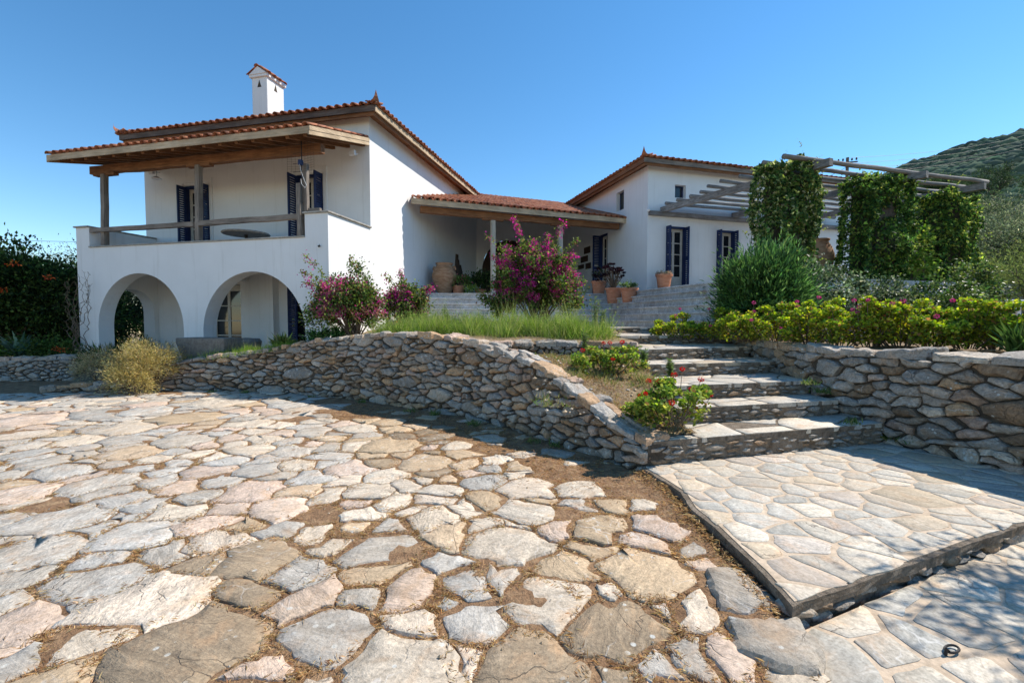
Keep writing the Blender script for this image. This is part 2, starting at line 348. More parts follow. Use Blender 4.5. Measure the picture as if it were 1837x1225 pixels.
# ------------------------------------------------------------------ stone geometry
def power_cells(seeds, wts, bound, gaps, aniso=(1, 1), ang=0.0, K=26):
    """weighted Voronoi cells of seeds clipped to the polygon bound; each edge drawn back by half the gap"""
    ca, sa = math.cos(ang), math.sin(ang)
    def fw(p): x = p[0] * ca + p[1] * sa; y = -p[0] * sa + p[1] * ca; return (x / aniso[0], y / aniso[1])
    def bw(p): x, y = p[0] * aniso[0], p[1] * aniso[1]; return (x * ca - y * sa, x * sa + y * ca)
    S = np.array([fw(p) for p in seeds]); W = np.array(wts) ** 2
    B = [fw(p) for p in bound]
    if sum(B[i][0] * B[(i + 1) % len(B)][1] - B[(i + 1) % len(B)][0] * B[i][1] for i in range(len(B))) < 0: B = B[::-1]
    out = []
    for i in range(len(S)):
        d2 = ((S - S[i]) ** 2).sum(1); idx = np.argsort(d2)[1:K + 1]
        r = 3.2 * math.sqrt(d2[idx[min(len(idx) - 1, 9)]])
        x0, y0 = S[i]
        poly = [(x0 - r, y0 - r), (x0 + r, y0 - r), (x0 + r, y0 + r), (x0 - r, y0 + r)]
        planes = []
        for j in idx:
            n = S[j] - S[i]; l = math.hypot(*n)
            if l < 1e-6: continue
            n = n / l; c = ((S[j] ** 2).sum() - (S[i] ** 2).sum() + W[i] - W[j]) / (2 * l) - gaps[i] * 0.5
            planes.append((n[0], n[1], c))
        for q in range(len(B)):
            a, b = B[q], B[(q + 1) % len(B)]; ex, ey = b[0] - a[0], b[1] - a[1]; l = math.hypot(ex, ey) or 1
            nx, ny = ey / l, -ex / l; c_ = nx * a[0] + ny * a[1]
            t_ = max(0, min(1, ((x0 - a[0]) * ex + (y0 - a[1]) * ey) / (l * l)))
            if math.hypot(x0 - a[0] - ex * t_, y0 - a[1] - ey * t_) > r * .62: continue
            if nx * x0 + ny * y0 > c_: continue
            planes.append((nx, ny, c_))
        for nx, ny, c in planes:
            new = []; m = len(poly)
            if m < 3: break
            dd = [nx * p[0] + ny * p[1] - c for p in poly]
            for k in range(m):
                a, b = poly[k], poly[(k + 1) % m]; da, db = dd[k], dd[(k + 1) % m]
                if da <= 0: new.append(a)
                if (da < 0 < db) or (db < 0 < da):
                    t = da / (da - db); new.append((a[0] + (b[0] - a[0]) * t, a[1] + (b[1] - a[1]) * t))
            poly = new
        out.append([bw(p) for p in poly] if len(poly) >= 3 else None)
    return out
def area_c(poly):
    A = cx = cy = 0
    for i in range(len(poly)):
        x0, y0 = poly[i]; x1, y1 = poly[(i + 1) % len(poly)]; k = x0 * y1 - x1 * y0; A += k; cx += (x0 + x1) * k; cy += (y0 + y1) * k
    A /= 2
    if abs(A) < 1e-9: return 0, poly[0]
    return abs(A), (cx / (6 * A), cy / (6 * A))
GW = [0.0, 3.0]
def refine(poly, step, jit, rnd=0.22, sd_=0.0):
    m = len(poly); p2 = []
    for i in range(m):
        a, b = poly[i], poly[(i + 1) % m]; l = math.hypot(b[0] - a[0], b[1] - a[1])
        if l < step * 0.35: p2.append(((a[0] + b[0]) / 2, (a[1] + b[1]) / 2)); continue
        c0 = min(rnd, 0.5 * 0.9) * random.uniform(0.35, 1.3); c1 = min(rnd, 0.45) * random.uniform(0.35, 1.3)
        pts = [c0, 1 - c1]; n = int(l * (1 - c0 - c1) / step)
        ts = [c0 + (1 - c0 - c1) * k / (n + 1) for k in range(n + 2)]
        for t in ts: p2.append((a[0] + (b[0] - a[0]) * t, a[1] + (b[1] - a[1]) * t))
    out = []
    f = 1.0 / (step * 2.2)
    for x, y in p2:
        v = noise.noise_vector(Vector((x * f + sd_, y * f, sd_))); v2 = noise.noise_vector(Vector((x * f * 2.7, y * f * 2.7, sd_ + 5)))
        gx = gy = 0.0
        if GW[0]:
            w1 = noise.noise_vector(Vector((x * GW[1], y * GW[1], 2.2))); w2 = noise.noise_vector(Vector((x * GW[1] * 2.6, y * GW[1] * 2.6, 7.7)))
            gx = (w1.x + .5 * w2.x) * GW[0]; gy = (w1.y + .5 * w2.y) * GW[0]
        out.append((x + gx + (v.x + 0.4 * v2.x) * jit, y + gy + (v.y + 0.4 * v2.y) * jit))
    return out
def stone_geo(poly, mapf, thick, bev, amp, step=0.08, jit=0.02, rnd=0.2, tilt=0.0, rise=0.0, dome=0.0, freq=4.0):
    s0 = random.uniform(0, 50); pl = refine(poly, step, jit, rnd, s0); n = len(pl)
    A, (cx, cy) = area_c(pl)
    if sum((pl[i][0] * pl[(i + 1) % n][1] - pl[(i + 1) % n][0] * pl[i][1]) for i in range(n)) < 0: pl = pl[::-1]
    tx, ty = random.uniform(-tilt, tilt), random.uniform(-tilt, tilt); V = []; Fc = []
    def hh(x, y): return rise + (x - cx) * tx + (y - cy) * ty + amp * noise.noise(Vector((x * freq, y * freq, s0))) + 0.5 * amp * noise.noise(Vector((x * freq * 3, y * freq * 3, s0)))
    def ins(p, d):
        dx, dy = cx - p[0], cy - p[1]; l = math.hypot(dx, dy) or 1e-6; k = min(0.5, d / l); return p[0] + dx * k, p[1] + dy * k
    def frac(p, k): return p[0] + (cx - p[0]) * k, p[1] + (cy - p[1]) * k
    for p in pl: V.append(mapf(p[0], p[1], -thick))
    for p in pl: V.append(mapf(p[0], p[1], hh(*p) - bev * random.uniform(0.6, 1.6)))
    for p in pl: q = ins(p, bev * random.uniform(0.5, 1.5)); V.append(mapf(q[0], q[1], hh(*q) + dome * 0.35))
    for p in pl: q = frac(p, 0.5); V.append(mapf(q[0], q[1], hh(*q) + dome * 0.85))
    V.append(mapf(cx, cy, hh(cx, cy) + dome))
    for r in range(3):
        for i in range(n): j = (i + 1) % n; Fc.append((r * n + i, r * n + j, (r + 1) * n + j, (r + 1) * n + i))
    for i in range(n): Fc.append((3 * n + i, 3 * n + (i + 1) % n, 4 * n))
    return V, Fc
def dart(poly_in, box, n, rfun, tries=60000, pre=(), an=(1, 1)):
    """seeds with a minimum distance rfun(x,y)"""
    pts = [p for p in pre]; cell = {}
    g = 0.35
    def key(p): return (int(math.floor(p[0] / g)), int(math.floor(p[1] / g)))
    for p in pts: cell.setdefault(key(p), []).append(p)
    for _ in range(tries):
        if len(pts) >= n: break
        p = (random.uniform(box[0], box[1]), random.uniform(box[2], box[3]))
        if not poly_in(p[0], p[1]): continue
        r = rfun(p[0], p[1]); kx, ky = key(p); ok = True; m = int(r * max(an) / g) + 1
        for ix in range(kx - m, kx + m + 1):
            for iy in range(ky - m, ky + m + 1):
                for q in cell.get((ix, iy), ()):
                    if ((p[0] - q[0]) / an[0]) ** 2 + ((p[1] - q[1]) / an[1]) ** 2 < (max(r, q[2] if len(q) > 2 else 0)) ** 2: ok = False; break
                if not ok: break
            if not ok: break
        if ok:
            q = (p[0], p[1], r * 0.6); pts.append(q); cell.setdefault((kx, ky), []).append(q)
    return pts
def in_poly(poly):
    def f(x, y):
        c = False; n = len(poly)
        for i in range(n):
            x0, y0 = poly[i][:2]; x1, y1 = poly[(i + 1) % n][:2]
            if (y0 > y) != (y1 > y) and x < (x1 - x0) * (y - y0) / (y1 - y0) + x0: c = not c
        return c
    return f
class StoneSet:
    """stones of one thing: the largest-looking become parts, the rest one joined part"""
    def __init__(s): s.items = []
    def add(s, V, Fc, tint, key): s.items.append((key, V, Fc, tint))
    def flush(s, name, rest, mat, parent, limit=296, smooth=True):
        s.items.sort(key=lambda t: -t[0])
        fl = lambda Fc: ([False] * (len(Fc) // 2) + [True] * (len(Fc) - len(Fc) // 2)) if smooth else [False] * len(Fc)
        for k, V, Fc, t in s.items[:limit]: mk(name, V, Fc, mat, parent, tint=t, smooth=fl(Fc))
        if len(s.items) > limit:
            m = MB()
            for k, V, Fc, t in s.items[limit:]: m.add(V, Fc, t)
            m.build(rest, mat, parent, tint=True, kind='stuff', smooth=sum((fl(i_[2]) for i_ in s.items[limit:]), []))
def view_size(c, A):
    d = max(0.5, math.hypot(c[0], c[1])); return A / d ** 3      # area seen at a grazing angle

# ================================================================== GROUND
def grid_surface(name, x0, x1, y0, y1, step, zf, mat, keep=None, kind='structure'):
    nx = int((x1 - x0) / step) + 1; ny = int((y1 - y0) / step) + 1
    X, Y = np.meshgrid(np.linspace(x0, x1, nx), np.linspace(y0, y1, ny)); V = []
    Z = np.zeros_like(X)
    for j in range(ny):
        for i in range(nx): Z[j, i] = zf(X[j, i], Y[j, i])
    V = np.stack([X.ravel(), Y.ravel(), Z.ravel()], 1)
    idx = np.arange(nx * ny).reshape(ny, nx)
    Fq = np.stack([idx[:-1, :-1].ravel(), idx[:-1, 1:].ravel(), idx[1:, 1:].ravel(), idx[1:, :-1].ravel()], 1)
    if keep is not None:
        cx = V[Fq].mean(1); m = np.array([keep(a[0], a[1]) for a in cx]); Fq = Fq[m]
    return mk_np(name, V, Fq, mat, kind=kind, smooth=True)
def nz(x, y, f, s=0.0): return noise.noise(Vector((x * f, y * f, s)))

# far ground sheet, dipping gently away from the property
def far_z(x, y):
    r = math.hypot(x, y - 5); return -0.35 - 0.02 * max(0, r - 18)
o = grid_surface('ground', -900, 900, -400, 1400, 30, far_z, M_SOIL)
# courtyard bed of dry earth the stones are set in
def court_z(x, y):
    k = max(0.0, min(1.0, (y - 1.0) / 2.0))
    low = -0.075 if (x > 1.45 and y < 4.3) else -0.008
    return low + 0.010 * nz(x, y, 2.0) + 0.006 * nz(x, y, 9.0, 3)

# --- site lines
def P2(x, y, z): p = gp(x, y, z); return (p.x, p.y)
SLAB_Z = 0.08
slab_poly = [P2(1150, 837, SLAB_Z), P2(1190, 862, SLAB_Z), P2(1221, 882, SLAB_Z), P2(1240, 912, SLAB_Z), P2(1278, 941, SLAB_Z), P2(1326, 987, SLAB_Z), P2(1372, 1030, SLAB_Z), P2(1422, 1086, SLAB_Z),
             P2(1837, 941, SLAB_Z), (5.35, 3.98), (5.06, 4.75), (4.62, 5.85), (4.3, 5.95), (1.45, 5.1)]
def seg_d(x, y, a, b):
    ex, ey = b[0] - a[0], b[1] - a[1]; t = max(0, min(1, ((x - a[0]) * ex + (y - a[1]) * ey) / (ex * ex + ey * ey))); return math.hypot(x - a[0] - ex * t, y - a[1] - ey * t)
def court_z2(x, y):
    z = court_z(x, y)
    if .7 < x < 1.5 and 2.1 < y < 5.3:
        d = min(seg_d(x, y, slab_poly[i], slab_poly[i + 1]) for i in range(7)); z += .038 * max(0, 1 - d / .22) + .02 * max(0, 1 - d / .09)
    return z
court = grid_surface('courtyard_ground', -18, 7.0, -3.0, 13.2, 0.065, court_z2, M_DIRT)
WALL = [(-10.6, 10.3, .12), (-8.9, 10.55, .25), (-8.3, 10.6, .50), (-7.3, 10.68, .75), (-5.7, 10.45, .94), (-4.45, 10.05, 1.17), (-3.2, 9.4, 1.30),
        (-2.34, 8.82, 1.365), (-1.25, 8.05, 1.33), (-.8, 7.65, 1.27), (-.25, 7.1, 1.15), (.12, 6.65, 1.05), (.35, 6.35, .96), (.62, 5.95, .77),
        (.85, 5.65, .64), (1.08, 5.30, .47), (1.25, 5.02, .40), (1.36, 4.76, .35)]
RWALL = [(4.75, 10.3, 1.26), (4.45, 8.8, 1.24), (4.38, 7.8, 1.22), (4.36, 6.9, 1.23), (4.48, 6.2, 1.22), (4.70, 5.65, 1.22), (5.08, 4.5, 1.23),
         (5.5, 3.2, 1.2), (6.0, 1.6, 1.15), (6.3, 0.2, 1.1)]
LWALL = [(-18, 11.3, .6), (-15.5, 11.85, .63), (-13.5, 12.2, .62), (-11.85, 12.5, .66)]
IWALL = [(-.35, 8.05, 1.24), (.5, 8.2, 1.23), (1.3, 8.25, 1.22), (2.25, 8.1, 1.20)]

class Path:
    def __init__(s, pts, batter=0.06, step=0.06):
        P = [Vector(p) for p in pts]; out = []
        for i in range(len(P) - 1):
            a, b, c, d = P[max(i - 1, 0)], P[i], P[i + 1], P[min(i + 2, len(P) - 1)]
            n = max(2, int((c - b).length / step))
            for k in range(n):
                t = k / n
                out.append(0.5 * ((2 * b) + (-a + c) * t + (2 * a - 5 * b + 4 * c - d) * t * t + (-a + 3 * b - 3 * c + d) * t ** 3))
        out.append(P[-1]); s.P = out; s.S = [0.0]
        for i in range(1, len(out)): s.S.append(s.S[-1] + (out[i].xy - out[i - 1].xy).length)
        s.L = s.S[-1]; s.b = batter; s.Sa = np.array(s.S)
    def at(s, q):
        q = max(0, min(s.L, q)); i = int(np.searchsorted(s.Sa, q)); i = max(1, min(len(s.P) - 1, i))
        t = (q - s.S[i - 1]) / max(1e-9, s.S[i] - s.S[i - 1]); p = s.P[i - 1].lerp(s.P[i], t)
        lo, hi = max(0, i - 3), min(len(s.P) - 1, i + 2); d = (s.P[hi].xy - s.P[lo].xy).normalized()
        return p, Vector((d.y, -d.x))
    def face(s, q, z, h):
        p, n = s.at(q); k = h - s.b * max(0, z); return Vector((p.x + n.x * k, p.y + n.y * k, z))
    def top(s, q, d, h):
        p, n = s.at(q); k = -(d + s.b * p.z); return Vector((p.x + n.x * k, p.y + n.y * k, p.z + h))
    def zt(s, q): return s.at(q)[0].z
def clip_half(poly, nx, ny, c):
    new = []; m = len(poly); dd = [nx * p[0] + ny * p[1] - c for p in poly]
    for k in range(m):
        a, b = poly[k], poly[(k + 1) % m]; da, db = dd[k], dd[(k + 1) % m]
        if da <= 0: new.append(a)
        if (da < 0 < db) or (db < 0 < da): t = da / (da - db); new.append((a[0] + (b[0] - a[0]) * t, a[1] + (b[1] - a[1]) * t))
    return new
def wtint(p_type, lo=0.75, hi=1.2):
    return (p_type + random.uniform(-.05, .05), random.uniform(lo, hi), random.random())
def dry_wall(root, path, size, an, capw, capl, limit, z0=-0.05, proud=0.045, types=None, back=0.5, capthick=0.08, amp=0.02, vis=1.0):
    types = types or [GREY] * 5 + [BLUE] * 3 + [OCHRE] * 2 + [BROWN] * 3 + [PINK] * 2 + [WHITE]
    zmax = max(p.z for p in path.P)
    box = (0, path.L, z0, zmax)
    seeds = dart(lambda x, y: y < path.zt(x) + size * 0.3, box, 5000, lambda x, y: size * random.choice((0.45, 0.7, 0.9, 1.25, 1.7)), 16000, an=an)
    w = [s_[2] * random.uniform(0.5, 1.0) for s_ in seeds]
    cells = power_cells([s_[:2] for s_ in seeds], w, [(0, z0), (path.L, z0), (path.L, zmax + .2), (0, zmax + .2)], [random.uniform(.008, .028) for _ in seeds], an, K=20)
    st = StoneSet(); GW[:] = [size * .14, 5.0]
    for c in cells:
        if not c: continue
        A, ce = area_c(c)
        if A < 0.0012: continue
        q = ce[0]; zt = path.zt(q) - capthick * 0.7; sl = (path.zt(q + .1) - path.zt(q - .1)) / 0.2
        c = clip_half(c, -sl, 1.0, zt - sl * q)
        if len(c) < 3: continue
        A, ce = area_c(c)
        if A < 0.001: continue
        # slight rotation of every stone
        a = random.uniform(-.12, .12); ca, sa = math.cos(a), math.sin(a)
        c = [(ce[0] + (x - ce[0]) * ca - (y - ce[1]) * sa, ce[1] + (x - ce[0]) * sa + (y - ce[1]) * ca) for x, y in c]
        big = math.sqrt(A); V, Fc = stone_geo(c, path.face, 0.10, min(.022, .11 * big) + .005, amp, step=max(.05, big * .33), jit=.07 * big + .004, rnd=.12, tilt=.30, rise=random.uniform(-.02, proud * .6), dome=min(.035, .075 * big), freq=7)
        pw = path.face(ce[0], ce[1], 0); st.add(V, Fc, wtint(random.choice(types)), vis * A / max(1, pw.xy.length) ** 2)
    GW[0] = 0
    st.flush('wall_stone', 'small_wall_stones', M_WALL, root, limit, smooth=False)
    # capping stones
    q = 0.0; cs = StoneSet()
    while q < path.L - 0.08:
        l = random.uniform(*capl); q2 = min(path.L, q + l); d0 = -random.uniform(.0, .05); rows = 1 if random.random() < .6 else 2
        cut = [d0, capw + random.uniform(-.05, .05)] if rows == 1 else [d0, capw * random.uniform(.45, .6), capw + random.uniform(-.04, .04)]
        for r in range(rows):
            g = .012; sk = random.uniform(-.05, .05)
            c = [(q + g, cut[r] + g), (q2 - g + sk, cut[r] + g), (q2 - g, cut[r + 1] - g), (q + g + sk * .5, cut[r + 1] - g)]
            V, Fc = stone_geo(c, path.top, capthick, .012, .03, step=.06, jit=.035, rnd=.14, tilt=.14, rise=random.uniform(-.01, .03), dome=.012, freq=5)
            cs.add(V, Fc, wtint(random.choice([GREY, GREY, WHITE, BLUE, PINK, OCHRE]), .9, 1.25), 1)
        q = q2
    cs.flush('capping_stone', 'more_capping_stones', M_WALL, root, 290, smooth=False)
    # dark core behind the joints
    n = int(path.L / .15) + 1; m = MB(); vs = []; fs = []
    for i in range(n + 1):
        q = path.L * i / n; zt = path.zt(q) - .05
        a = path.face(q, z0 - .3, -.05); b = path.face(q, max(z0, zt), -.05); p, nn = path.at(q)
        e = Vector((p.x - nn.x * back, p.y - nn.y * back, max(z0, zt))); f = Vector((e.x, e.y, z0 - .3)); vs += [a, b, e, f]
    for i in range(n):
        for k in range(3): fs.append((i * 4 + k, i * 4 + k + 1, i * 4 + 4 + k + 1, i * 4 + 4 + k))
    fs.append((3, 2, 1, 0)); fs.append((n * 4, n * 4 + 1, n * 4 + 2, n * 4 + 3)); m.add(vs, fs); m.build('wall_core', M_CORE, root)

pw, pr, pl_, pi_ = Path(WALL), Path(RWALL, .05), Path(LWALL, .05), Path(IWALL, .03)
WARM = 1
w = empty('dry_stone_wall', (0, 0, 0), label='long curved dry stone retaining wall sweeping down from the bushes to the slate platform', cat='stone wall', group='dry stone walls of the terraces')
dry_wall(w, pw, .19, (2.1, .8), .40, (.16, .48), 296, capthick=.06, amp=.026)
w = empty('dry_stone_wall', (0, 0, 0), label='tall dry stone wall of large boulders right of the slate steps below the yellow-green geraniums', cat='stone wall', group='dry stone walls of the terraces')
dry_wall(w, pr, .24, (1.9, .85), .45, (.35, .8), 296, z0=-.1, proud=.06, amp=.03, types=[GREY] * 6 + [BLUE] * 4 + [OCHRE] * 1 + [BROWN] * 2 + [PINK] + [WHITE] * 2)
w = empty('dry_stone_wall', (0, 0, 0), label='low grey dry stone wall at the far left in front of the dark hedge', cat='stone wall', group='dry stone walls of the terraces')
dry_wall(w, pl_, .17, (1.7, .85), .45, (.3, .6), 200, types=[GREY] * 3 + [BLUE] * 3 + [PINK, WHITE])
w = empty('dry_stone_wall', (0, 0, 0), label='short low stone wall holding the grassy garden behind the red geranium nearer the house', cat='stone wall', group='dry stone walls of the terraces')
dry_wall(w, pi_, .14, (1.5, .9), .35, (.25, .5), 100, z0=.75)

# ---------------------------------------------------------------- courtyard paving
named = [  # surveyed stones: image x, y, type, size class
 (103,848,BLUE,3),(176,867,BLUE,3),(51,813,BLUE,2),(141,790,WHITE,2),(227,768,WHITE,3),(257,736,BLUE,3),(171,741,BLUE,3),(326,790,GREY,3),(240,811,OCHRE,3),
 (446,760,WHITE,2),(446,807,WHITE,2),(523,809,BLUE,2),(471,844,BLUE,2),(555,856,BLUE,2),(372,843,PINK,2),(390,863,BLUE,1),(291,861,BLUE,1),(214,897,BLUE,2),(330,872,PINK,1),
 (103,936,BLUE,4),(458,880,PINK,3),(587,889,WHITE,1),(664,884,WHITE,2),(628,859,WHITE,1),(510,910,PINK,3),(651,919,WHITE,2),(309,921,WHITE,3),(249,957,BLUE,4),(364,940,PINK,2),
 (390,966,WHITE,2),(506,949,BLUE,2),(570,957,WHITE,1),(600,976,WHITE,2),(300,991,GREY,2),(70,991,BLUE,4),(171,1043,BLUE,4),(356,1017,BROWN,2),(454,1004,BROWN,4),(531,1030,BLUE,2),
 (685,985,GREY,4),(266,1077,WHITE,5),(553,1077,PINK,3),(146,1150,WHITE,3),(50,1111,PINK,4),(330,1165,BROWN,6),(591,1133,BLUE,4),(470,1206,PINK,2),(13,1040,GREY,3),
 (710,1200,WHITE,5),(26,1197,BLUE,3),(446,1069,BROWN,2),(690,854,WHITE,2),(729,874,WHITE,1),(789,878,WHITE,2),(769,899,WHITE,1),(861,863,BLUE,2),(943,874,WHITE,3),(1046,876,WHITE,3),
 (836,910,WHITE,2),(881,897,OCHRE,2),(741,914,WHITE,0),(943,919,WHITE,3),(1033,906,BLUE,2),(1101,905,OCHRE,1),(1157,906,WHITE,1),(775,933,WHITE,2),(1000,946,PINK,2),(1075,948,OCHRE,3),
 (1183,944,PINK,3),(917,976,WHITE,4),(800,957,OCHRE,2),(793,1015,BLUE,2),(869,946,WHITE,1),(1063,985,OCHRE,1),(1029,1021,OCHRE,3),(1153,1026,OCHRE,4),(1262,985,GREY,2),
 (733,1060,PINK,3),(784,1073,BLUE,0),(825,1045,BLUE,2),(857,1111,BLUE,4),(973,1090,WHITE,4),(893,1032,BLUE,0),(750,1118,WHITE,1),(1110,1120,BROWN,5),(1239,1105,WHITE,2),
 (1192,1100,GREY,0),(943,1190,BROWN,5),(840,1174,WHITE,0),(1190,1190,BLUE,2),(1240,1180,GREY,2),(1300,1180,PINK,1),(660,1070,GREY,1),(20,890,PINK,3),(15,850,GREY,2),(640,800,WHITE,2),
 (390,722,WHITE,3),(560,735,WHITE,3),(60,752,PINK,4),(640,770,WHITE,2),(560,775,GREY,2),(700,800,OCHRE,3),(760,830,OCHRE,3),(330,750,OCHRE,4),(30,780,WHITE,3)]
cls = [28, 55, 80, 120, 165, 215, 290]
wall_in = []
for k in range(0, 41): q = pw.L * k / 40; p_ = pw.face(q, 0, .03); wall_in.append((p_.x, p_.y))
court_poly = [(-18, 1.0), (-18, 10.0)] + wall_in + [(slab_poly[0][0] - .05, slab_poly[0][1] - .02), (slab_poly[2][0] - .06, slab_poly[2][1]), (slab_poly[4][0] - .08, slab_poly[4][1]), (slab_poly[6][0] - .05, slab_poly[6][1]),
              (1.40, 2.18), (1.42, 1.6), (1.45, 1.0)]
inc = in_poly(court_poly)
special = [(P2(1262, 1010, .05), P2(1315, 1006, .05), P2(1360, 1030, .05), P2(1402, 1066, .05), P2(1350, 1088, .05), P2(1288, 1078, .05)),
           (P2(1300, 1093, .05), P2(1345, 1100, .05), P2(1432, 1090, .05), P2(1482, 1150, .05), P2(1478, 1198, .05), P2(1395, 1186, .05), P2(1318, 1150, .05))]
pre = []; ptype = {}
for x, y, ty, c in named:
    p = gp(x, y, 0); q = (p.x, p.y, min(.62, cls[c] / 2 * p.y / FOC * .95))
    if inc(p.x, p.y): pre.append(q); ptype[(round(p.x, 4), round(p.y, 4))] = ty
sp_in = [in_poly(s_) for s_ in special]
for s_ in special:
    A, c = area_c(s_); pre.append((c[0], c[1], .16)); ptype[(round(c[0], 4), round(c[1], 4))] = -1
def inc2(x, y): return inc(x, y) and (y > 1.2) and x > -1.35 * y - 1.2
allp = dart(inc2, (-17, 1.42, 1.1, 10.9), 4000, lambda x, y: random.choice((.28, .42, .52, .60) if (x < -1.2 and y > 4) else (.21, .29, .37, .45)), 42000, pre=pre, an=(1.2, .92))
seeds = [(p[0], p[1]) for p in allp]; wts = [p[2] * .9 for p in allp]
paving = empty('courtyard_paving', (0, 0, 0), kind='structure')
cells = power_cells(seeds, wts, court_poly, [random.choice((.004, .010, .018, .030)) if s_[0] < -1.6 else random.choice((.016, .03, .045, .065)) for s_ in seeds], (1, 1), K=26)
st = StoneSet(); court_stones = []; GW[:] = [.115, 3.1]
mp = lambda a, b, h: Vector((a, b, h))
for sdp, c in zip(seeds, cells):
    if not c: continue
    ty = ptype.get((round(sdp[0], 4), round(sdp[1], 4)))
    if ty == -1: continue
    # earth shows more towards the wall and the platform edge
    dwall = min(math.hypot(sdp[0] - w_[0], sdp[1] - w_[1]) for w_ in wall_in)
    if ty is None and dwall < 1.7 and sdp[0] > -4 and random.random() < .62 - .3 * dwall: continue
    if ty is None and random.random() < (.04 if sdp[0] < -1.5 else .08): continue
    A, ce = area_c(c)
    if A < .004: continue
    k = 1.0 if ty is not None else random.uniform(.88, 1.0)
    if dwall < .8: k *= .88
    c = [(ce[0] + (x - ce[0]) * k, ce[1] + (y - ce[1]) * k) for x, y in c]
    if ty is None:
        if sdp[0] < -2.5: ty = random.choice([BLUE] * 6 + [WHITE] * 4 + [GREY] * 3 + [PINK] * 3 + [OCHRE])
        elif dwall < 2: ty = random.choice([WHITE] * 2 + [PINK] * 3 + [OCHRE] * 6 + [BROWN] * 2 + [GREY])
        else: ty = random.choice([BLUE] * 3 + [WHITE] * 6 + [GREY] * 2 + [PINK] * 3 + [OCHRE] * 4 + [BROWN])
    near = sdp[1] < 4.2; big = math.sqrt(A)
    V, Fc = stone_geo(c, mp, .06, .004 + .007 * random.random(), .004 + .005 * big, step=max(.05 if near else .10, big * .16), jit=.012 + .025 * big, rnd=.03,
                      tilt=.02, rise=random.uniform(-.004, .008), dome=.002, freq=3.5)
    tint = (ty + random.uniform(-.04, .04), random.uniform(.88, 1.18), random.random())
    st.add(V, Fc, tint, view_size(ce, A)); court_stones.append((c, ce))
GW[0] = 0
for s_, h in zip(special, (.014, .020)):
    A, ce = area_c(s_); V, Fc = stone_geo(list(s_), mp, .1, .03, .03, step=.06, jit=.014, rnd=.08, tilt=.03, rise=h, dome=.01, freq=4)
    st.add(V, Fc, (GREY, .85, random.random()), 99)
st.flush('paving_stone', 'far_paving_stones', M_PAVE, paving, 297)

# ---------------------------------------------------------------- slate platform
plat = empty('slate_platform', (0, 0, 0), kind='structure')
def prism(name, poly, z0, z1, mat, parent, jit=0.0):
    pl = []
    for i in range(len(poly)):
        a, b = poly[i], poly[(i + 1) % len(poly)]; l = math.hypot(b[0] - a[0], b[1] - a[1]); n = max(1, int(l / .09)) if jit else 1
        for k in range(n):
            t = k / n; x, y = a[0] + (b[0] - a[0]) * t, a[1] + (b[1] - a[1]) * t
            v = noise.noise_vector(Vector((x * 9, y * 9, z1 * 5))); pl.append((x + v.x * jit, y + v.y * jit))
    n = len(pl); V = []
    zs = [z0, z0 + (z1 - z0) * .45, z1 - .012, z1] if jit else [z0, z1]
    for zi, z in enumerate(zs):
        for x, y in pl:
            v = noise.noise_vector(Vector((x * 14, y * 14, z * 20))) if jit and zi in (0, 1) else Vector((0, 0, 0)); V.append((x + v.x * jit * .9, y + v.y * jit * .9, z))
    Fc = [tuple(range(n - 1, -1, -1)), tuple((len(zs) - 1) * n + i for i in range(n))]
    for r in range(len(zs) - 1):
        for i in range(n): j = (i + 1) % n; Fc.append((r * n + i, r * n + j, (r + 1) * n + j, (r + 1) * n + i))
    o = mk(name, V, Fc, mat, parent, tint=(.3, 1.0, random.random()))
    return o
def shrink(poly, d):
    A, c = area_c(poly); out = []
    for x, y in poly:
        l = math.hypot(x - c[0], y - c[1]); out.append((x + (c[0] - x) * d / l, y + (c[1] - y) * d / l))
    return out
def ccw(p): 
    s_ = sum(p[i][0] * p[(i + 1) % len(p)][1] - p[(i + 1) % len(p)][0] * p[i][1] for i in range(len(p))); return p if s_ > 0 else p[::-1]
prism('concrete_bed', ccw(slab_poly), .012, SLAB_Z - .004, M_CONC, plat, .012)
prism('rubble_core', shrink(ccw(slab_poly), .045), -.15, .013, M_CONC, plat, .015)
prism('mortar_bed', shrink(ccw(slab_poly), .05), SLAB_Z - .02, SLAB_Z + .001, M_MORTAR, plat)
